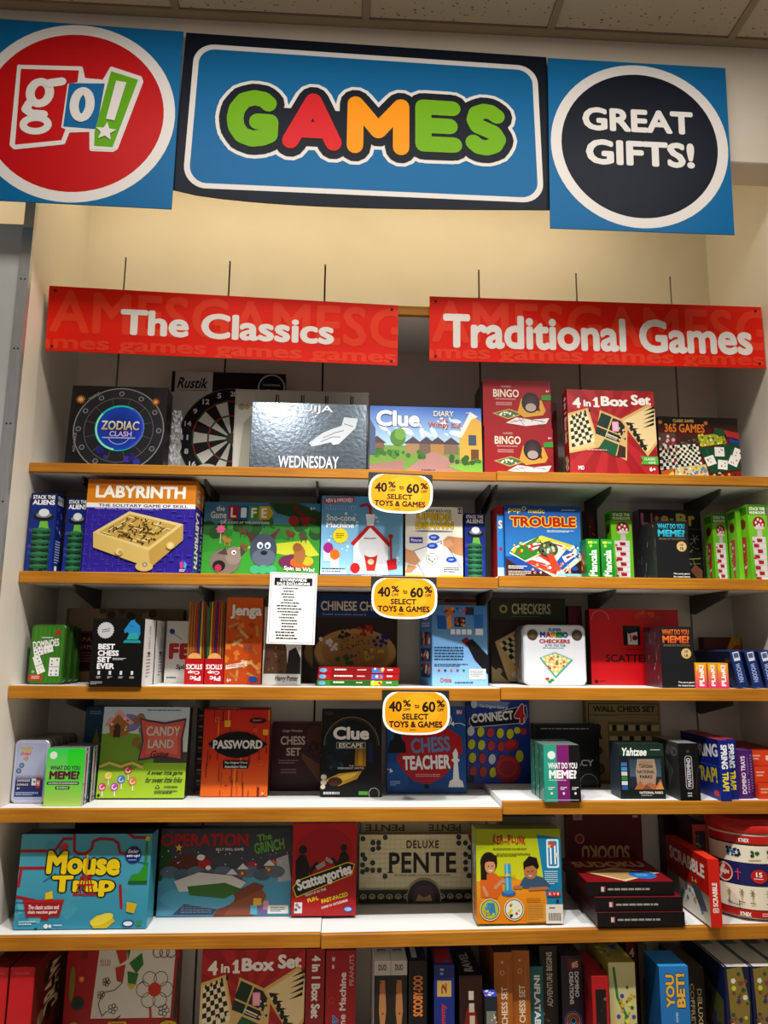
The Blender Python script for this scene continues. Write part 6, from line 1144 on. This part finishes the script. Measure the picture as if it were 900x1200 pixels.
# ================================================================ row 6 (bottom row, tops in view)
Z = Z6
def redcase(label, x0, w_):
    root = box('game_box', label, x0, -.305, Z, w_, .345, .30, {'c': 'b81a1e', 't': '8a1216', 'f': 'c8242a'}, lambda a: a.rr(.05, .0, .95, .9, .3, 'cc2a30').r(.2, .04, .8, .06, 'd84a4c'), 'bright red cases at the far left', r=lambda a: a.r(0, 0, 1, 1, '6a1a18').t('DRAW', .3, .1, .7, .5, 'c8b890', .04, q=3).e(.5, .8, .3, .15, '3a2a2a').sc(.2, .1, .8, .6, 8, ['8a7a4a', '3a1a18'], .04, .1, 3))
redcase('bright red case standing at the far left of the bottom row', .004, .058); redcase('bright red case next to the drawing toy on the bottom row', .066, .070)
def doodle(a):
    a.rr(0, 0, 1, 1, .05, 'a81a22').p([(.28, 0), (.96, 0), (.94, .60), (.24, .60)], 'd4cec2')
    K = '3a342e'
    def fl(u, v, n, r1, r2, c=None, w_=.006):
        for k in range(n): t_ = 2*math.pi*k/n; a.ring(u+r1*math.cos(t_), v+r1*a.w/a.h*math.sin(t_), r2, w_, K, 14)
        if c: a.c(u, v, r2*.9, c, 16)
    fl(.79, .36, 6, .10, .065, 'c8381c'); fl(.43, .52, 5, .025, .02); fl(.32, .40, 5, .02, .016); fl(.88, .54, 5, .03, .022); fl(.36, .29, 5, .02, .018)
    a.p([(.42, .0), (.52, .0), (.53, .10), (.47, .14)], 'b8302a').p([(.43, .17), (.52, .14), (.50, .30), (.45, .28)], 'b8302a').p([(.55, .13), (.66, .04), (.68, .14), (.62, .22)], '2f7a2c').p([(.54, .20), (.64, .22), (.62, .31), (.55, .30)], '2f7a2c').p([(.54, .31), (.64, .31), (.58, .36)], 'c8b82a').p([(.52, 0), (.56, 0), (.54, .1)], '2f7a2c')
    a.s([(.51, .20), (.50, .30), (.44, .36), (.34, .38), (.30, .48), (.34, .58), (.38, .54)], .006, K).s([(.70, .28), (.66, .30)], .006, K).s([(.45, .62), (.50, .58)], .008, K)
    for u in (.80, .86, .92): a.ring(u, .04, .045, .006, K, 14)
    for i in range(10): a.s([(.30+.02*(i % 5), .10+.03*(i//5)), (.30+.02*(i % 5), .12+.03*(i//5))], .006, 'b84a3a')
    a.s([(.76, .52), (.77, .60)], .02, 'b83a2a').rr(.40, .625, .56, .66, .01, 'd8a83a').t('Doodle Maker', .42, .63, .54, .655, '5a2a18', .02)
    a.c(.12, .47, .055, '2a4a30', 16, '1a2a20').c(.10, .68, .055, 'b88a2a', 16).c(.10, .69, .03, 'e0d060', 12).star(.14, .26, .035, 'd85a2a', 6, .7).c(.14, .26, .015, 'e8a83a').c(.15, .06, .03, '8a1a1e')
    a.e(.06, .30, .025, .16, '8a7a2a', 14).s([(1.0, .10), (.985, .60)], .035, '1f3a2c').rr(.22, .69, .95, 1, .03, '4a3a8a').e(.93, .70, .10, .08, 'c8b02a', 14).c(.94, .69, .04, 'b83a1c')
box('drawing_toy', 'red magnetic drawing toy with flower sketches on its screen', .158+.012, -.135, Z, .345, .330, .04, {'c': '8a151b'}, doodle, cat='toy')
box('game_box', 'red box with chess and backgammon boards on the bottom row', .584, -.135, Z, .322, .322, .055, {'c': '8f121b'}, four, 'red four-board game boxes')
box('game_box', 'red four-board box with its spine turned out on the bottom row', .9095, -.135, Z, .058, .322, .125, {'c': '8f121b'}, four_spine, 'red four-board game boxes')
def sno_spine(a): a.g(0, 0, 1, 1, 'a81620', 'c82028').t('PEANUTS', .78, .04, .93, .32, 'd8a8a8', .02, q=3).t('Sno-cone Machine', .46, .20, .68, .97, 'f0e4e0', .04, q=3).t('Snoopy', .18, .58, .44, .98, '3a8ad8', .06, .02, 'eee', q=3).ft(.2, .06, .3, .2, 2, 'ddd', 2).ring(.2, .45, .1, .015, 'c85a60', 14)
box('game_box', 'red snow-cone maker box with its spine turned out', .972, -.14, Z, .094, .318, .13, {'c': 'a81620'}, sno_spine)
def limb(a): a.r(0, 0, 1, 1, '2a2624').r(0, 0, 1, .12, 'c8c4c0').t('DUO', .25, .03, .75, .08, '333', .04).p([(.35, .16), (.65, .16), (.75, .4), (.6, .6), (.8, .9), (.6, 1), (.3, 1), (.45, .6), (.3, .4)], 'b88458').sc(.1, .15, .9, .9, 8, ['8a5a38', '3a2a24'], .04, .1, 3)
def limb_top(a): a.r(0, 0, 1, 1, 'd8d4d0').r(0, 0, 1, .35, '3a2a20').ring(.5, .7, .3, .04, '4a6a9a', 16).ft(.2, .65, .8, .75, 1, '555', 2)
for i in range(2): box('game_box', ('white-topped spine-out box, left of the matching pair', 'white-topped spine-out box, right of the matching pair')[i], 1.118+.0495*i, -.275, Z, .0485, .338, .25, {'c': 'c8c4be'}, limb, 'white-topped spine boxes', t=limb_top)
def scooby(a): a.r(0, 0, 1, 1, '1a1820').t('SCOOBY-DOO', .25, .12, .78, .45, 'e0902a', .05, .03, '7a2a6a', q=3)
box('game_box', 'black spine-out box with purple and orange cartoon lettering', 1.221, -.275, Z, .054, .336, .25, {'c': '16141c', 't': '1c2440'}, scooby, t=lambda a: a.r(0, 0, 1, 1, '1c2a4a').r(.2, .5, .5, .9, 'c8c8cc').r(.3, .2, .8, .5, '8a8a90'))
def two(a): a.r(0, 0, 1, 1, '1f3a86').r(.15, .13, .85, .26, 'c8a868').t('2', .35, .15, .62, .24, '8a4a1c', .05, q=3).t('Rummy', .3, .32, .62, .56, 'c83a3a', .05, q=3).ft(.3, .03, .5, .10, 2, 'a8b8e0', 2)
box('game_box', 'blue spine-out box with a wooden number tile', 1.295, -.295, Z, .060, .332, .28, {'c': '1c3070', 't': '2a3a6a'}, two, yaw=-2, t=lambda a: a.r(0, 0, 1, 1, '203a7a').r(.1, .55, .9, .95, 'b8303a').sc(.1, .55, .9, .95, 8, ['e8e0d0', '3a6ac8', 'c8303a'], .06, .12, 3, 4))
def domi(a): a.g(0, 0, 1, 1, '3a1210', '1a0a0a').e(.5, .55, .3, .3, '8a1c18', 16); [a.r(.40+.02*i, .14+.11*i, .62+.02*i, .22+.11*i, 'c8bfae') for i in range(6)]
box('game_box', 'black and dark red spine-out box with ivory letter tiles', 1.370, -.295, Z, .069, .302, .28, {'c': '140e0e', 't': '1a1a1c'}, domi, t=lambda a: a.r(0, 0, 1, 1, '16161a').t('RAVEL', .3, .4, .7, .9, 'd0d0d0', .05, q=3))
box('game_box', 'small dark spine-out box in front of the orange chess boxes', 1.4415, -.325, Z, .036, .256, .045, {'c': '26303a', 't': '8a4a5a'}, lambda a: a.r(0, 0, 1, 1, '26323c').r(.1, .15, .9, .4, '8a8a80').sc(.1, .15, .9, .4, 8, ['c83a3a', '3a5a3a', 'e0d8c8'], .06, .14, 3, 4).t('BACKGAMMON', .35, .4, .65, .9, 'ccc', .03, q=3), t=lambda a: a.r(0, 0, 1, 1, '3a5ac0').sc(.1, .1, .9, .9, 8, ['c83a5a', 'e8e0e0'], .1, .2, 3, 4))
def chs(a): a.r(0, 0, 1, 1, 'b06a1c').t('CHESS SET', .38, .27, .72, .56, 'f0e2cc', .03, q=3).ring(.45, .16, .12, .02, 'e8d4b0', 14).ft(.4, .07, .52, .10, 1, 'e8d4b0', 2).r(.75, .1, .78, .9, 'c88a44')
for i in range(2): box('game_box', ('ochre spine-out chess box, left of the pair', 'ochre spine-out chess box, right of the pair')[i], 1.4795+.0565*i, -.272+.012*i, Z, .0545, .356, .25, {'c': 'a8621a', 't': '4a2c12'}, chs, 'ochre chess boxes')
box('game_box', 'teal spine-out box with white block capitals', 1.5945, -.245, Z, .040, .305, .22, {'c': '1f6a70', 't': '14484c'}, lambda a: a.r(0, 0, 1, 1, '236f76').t('INFLATABLE CORN HOLE', .30, .08, .78, 1.25, 'e8ecec', .05, q=1))
box('game_box', 'tall dark brown spine-out box with pale upward lettering', 1.6375, -.20, Z, .055, .346, .17, {'c': '2a2420', 't': '1a1614'}, lambda a: a.r(0, 0, 1, 1, '302822').t('ADVENTURE BEGINS', .38, .05, .70, .50, 'd8d0c4', .025, q=3).sc(.1, .54, .9, .9, 14, ['8a5a34', '5a3a24', 'b8865a'], .05, .12, 4))
box('game_box', 'purple domino spine-out box with a spiral of coloured tiles', 1.698, -.225, Z, .066, .327, .19, {'c': '3a2440', 't': '1c1a24'}, lambda a: (a.g(0, 0, 1, 1, '2c2a3a', '4a2450').r(.3, .03, .9, .13, '7a2a30').t('#5', .5, .05, .8, .11, 'e0d0c8', .05).t('DOMINO', .62, .14, .82, .36, 'e0e4e8', .05, q=1).t('CREATIONS', .36, .14, .56, .42, 'e0e4e8', .05, q=1), [a.ring(.5, .56, .42-.09*k, .05, ('3a7ac8', 'e0902a', 'd85a2a', '5ab0d8')[k], 14) for k in range(4)]))
box('game_box', 'short red spine-out box with little black picture tiles', 1.769, -.298, Z, .050, .296, .20, {'c': 'b01c24', 'l': '8a1820', 't': 'b82a30'}, lambda a: a.r(0, 0, 1, 1, 'b81e26').r(.2, .12, .85, .62, '1c1416').sc(.25, .15, .8, .6, 14, ['c8b8a8', '8a6a5a', '3a2a2a'], .06, .12, 3).t('Story', .3, .68, .7, .95, 'e0c8c0', .05, q=3), l=lambda a: a.r(0, 0, 1, 1, '9a1a22').t('Tales', .6, .1, .95, .25, '6a1016', .05))
def yel(a): a.g(0, 0, 1, 1, 'd8d4a8', 'c8b45a').s([(.2, .05), (.3, .3), (.6, .45), (.5, .7)], .1, '3a8a4a').sc(.3, .2, .95, .9, 40, ['d8b82a', 'e8d85a', 'c8a020', '3a5ab0', '2a7a4a'], .04, .08, 3).p([(.1, .6), (.9, .8), (.9, .9), (.1, .72)], '3a5ab8')
box('game_box', 'yellow patterned box with green frogs on its top', 1.829, -.275, Z, .082, .325, .22, {'c': 'a89a4a', 'l': 'b8a868'}, yel, t=lambda a: a.r(0, 0, 1, 1, 'a8a04a').sc(0, 0, 1, 1, 24, ['3a8a4a', '2a5ab0', 'd8d05a', 'e8e8d8'], .06, .14, 4), l=lambda a: a.r(0, 0, 1, 1, 'b8a85a').sc(0, 0, 1, 1, 14, ['3a8a4a', '2a5ab0', 'e8d85a', 'b83a4a'], .04, .1, 4))
box('game_box', 'thin dark red spine numbered 4 at the back of the bottom row', 1.930, -.155, Z, .032, .338, .12, {'c': '5a1016'}, lambda a: a.r(0, 0, 1, 1, '6a141a').t('4', .3, .05, .8, .13, 'd8c8b8', .05))
box('game_box', 'thin wooden-brown spine with small lettering at the back', 1.970, -.155, Z, .027, .330, .12, {'c': '6a5a4a'}, lambda a: a.r(0, 0, 1, 1, '7a6a58').t('WOODEN GAMES COLLECTION', .35, .3, .75, .98, '2a241e', .03, q=3))
def bet(a): a.g(0, 0, 1, 1, '2f86c8', '2a74b0').t('YOU', .20, .07, .50, .34, 'e0b85a', .06, .05, '3a2a14', q=3).t('BET!', .56, .06, .86, .34, 'e0b85a', .06, .05, '3a2a14', q=3).t('GAMES', .5, .38, .58, .46, 'cfe4f4', .02, q=3)
box('game_box', 'bright blue spine-out box with brown wooden lettering', 1.966, -.325, Z, .088, .332, .12, {'c': '2a74b0', 't': '3a9ad8', 'l': '1f5a8a'}, bet)
box('game_box', 'black spine-out casino box with thin serif lettering', 2.076, -.255, Z, .058, .300, .20, {'c': '14120e', 't': '5a5448'}, lambda a: a.r(0, 0, 1, 1, '14120f').t('COFFRET CASINO', .2, .15, .42, .95, 'c8b890', .02, q=1).t('DELUXE CASINO', .58, .2, .82, .95, 'c8b890', .02, q=1))
def wt(a): a.r(0, 0, 1, 1, '16224a').p([(.1, .02), (.7, .0), (.95, .3), (.85, .62), (.3, .7), (.15, .4)], '8a7a3a').sc(.15, .05, .85, .6, 26, ['c8c84a', '5a3a6a', '8a4a4a', 'd8d8c8', '3a5a3a'], .05, .11, 3, 5).ring(.4, .92, .2, .03, 'd8d0b0', 16)
for i, (x, w_) in enumerate(((2.165, .076), (2.246, .076), (2.327, .076))): box('game_box', ('white-topped navy box, left of the three by the right wall', 'white-topped navy box, middle of the three by the right wall', 'white-topped navy box nearest the right wall on the bottom row')[i], x, -.325, Z, w_, .328, .30, {'c': '16224a', 't': 'd8d4cc'}, wt, 'white-topped navy boxes', t=lambda a: a.r(0, 0, 1, 1, 'dcd8d0').r(.1, .28, .7, .42, '8a8a88').r(.02, 0, .12, 1, '2a3a6a'), l=lambda a: a.r(0, 0, 1, 1, '1a2850').p([(.5, .2), (.95, .3), (.9, .9), (.6, .8)], '5a5a30').sc(.55, .3, .9, .8, 10, ['8a8a3a', '3a3a5a'], .03, .07, 3))
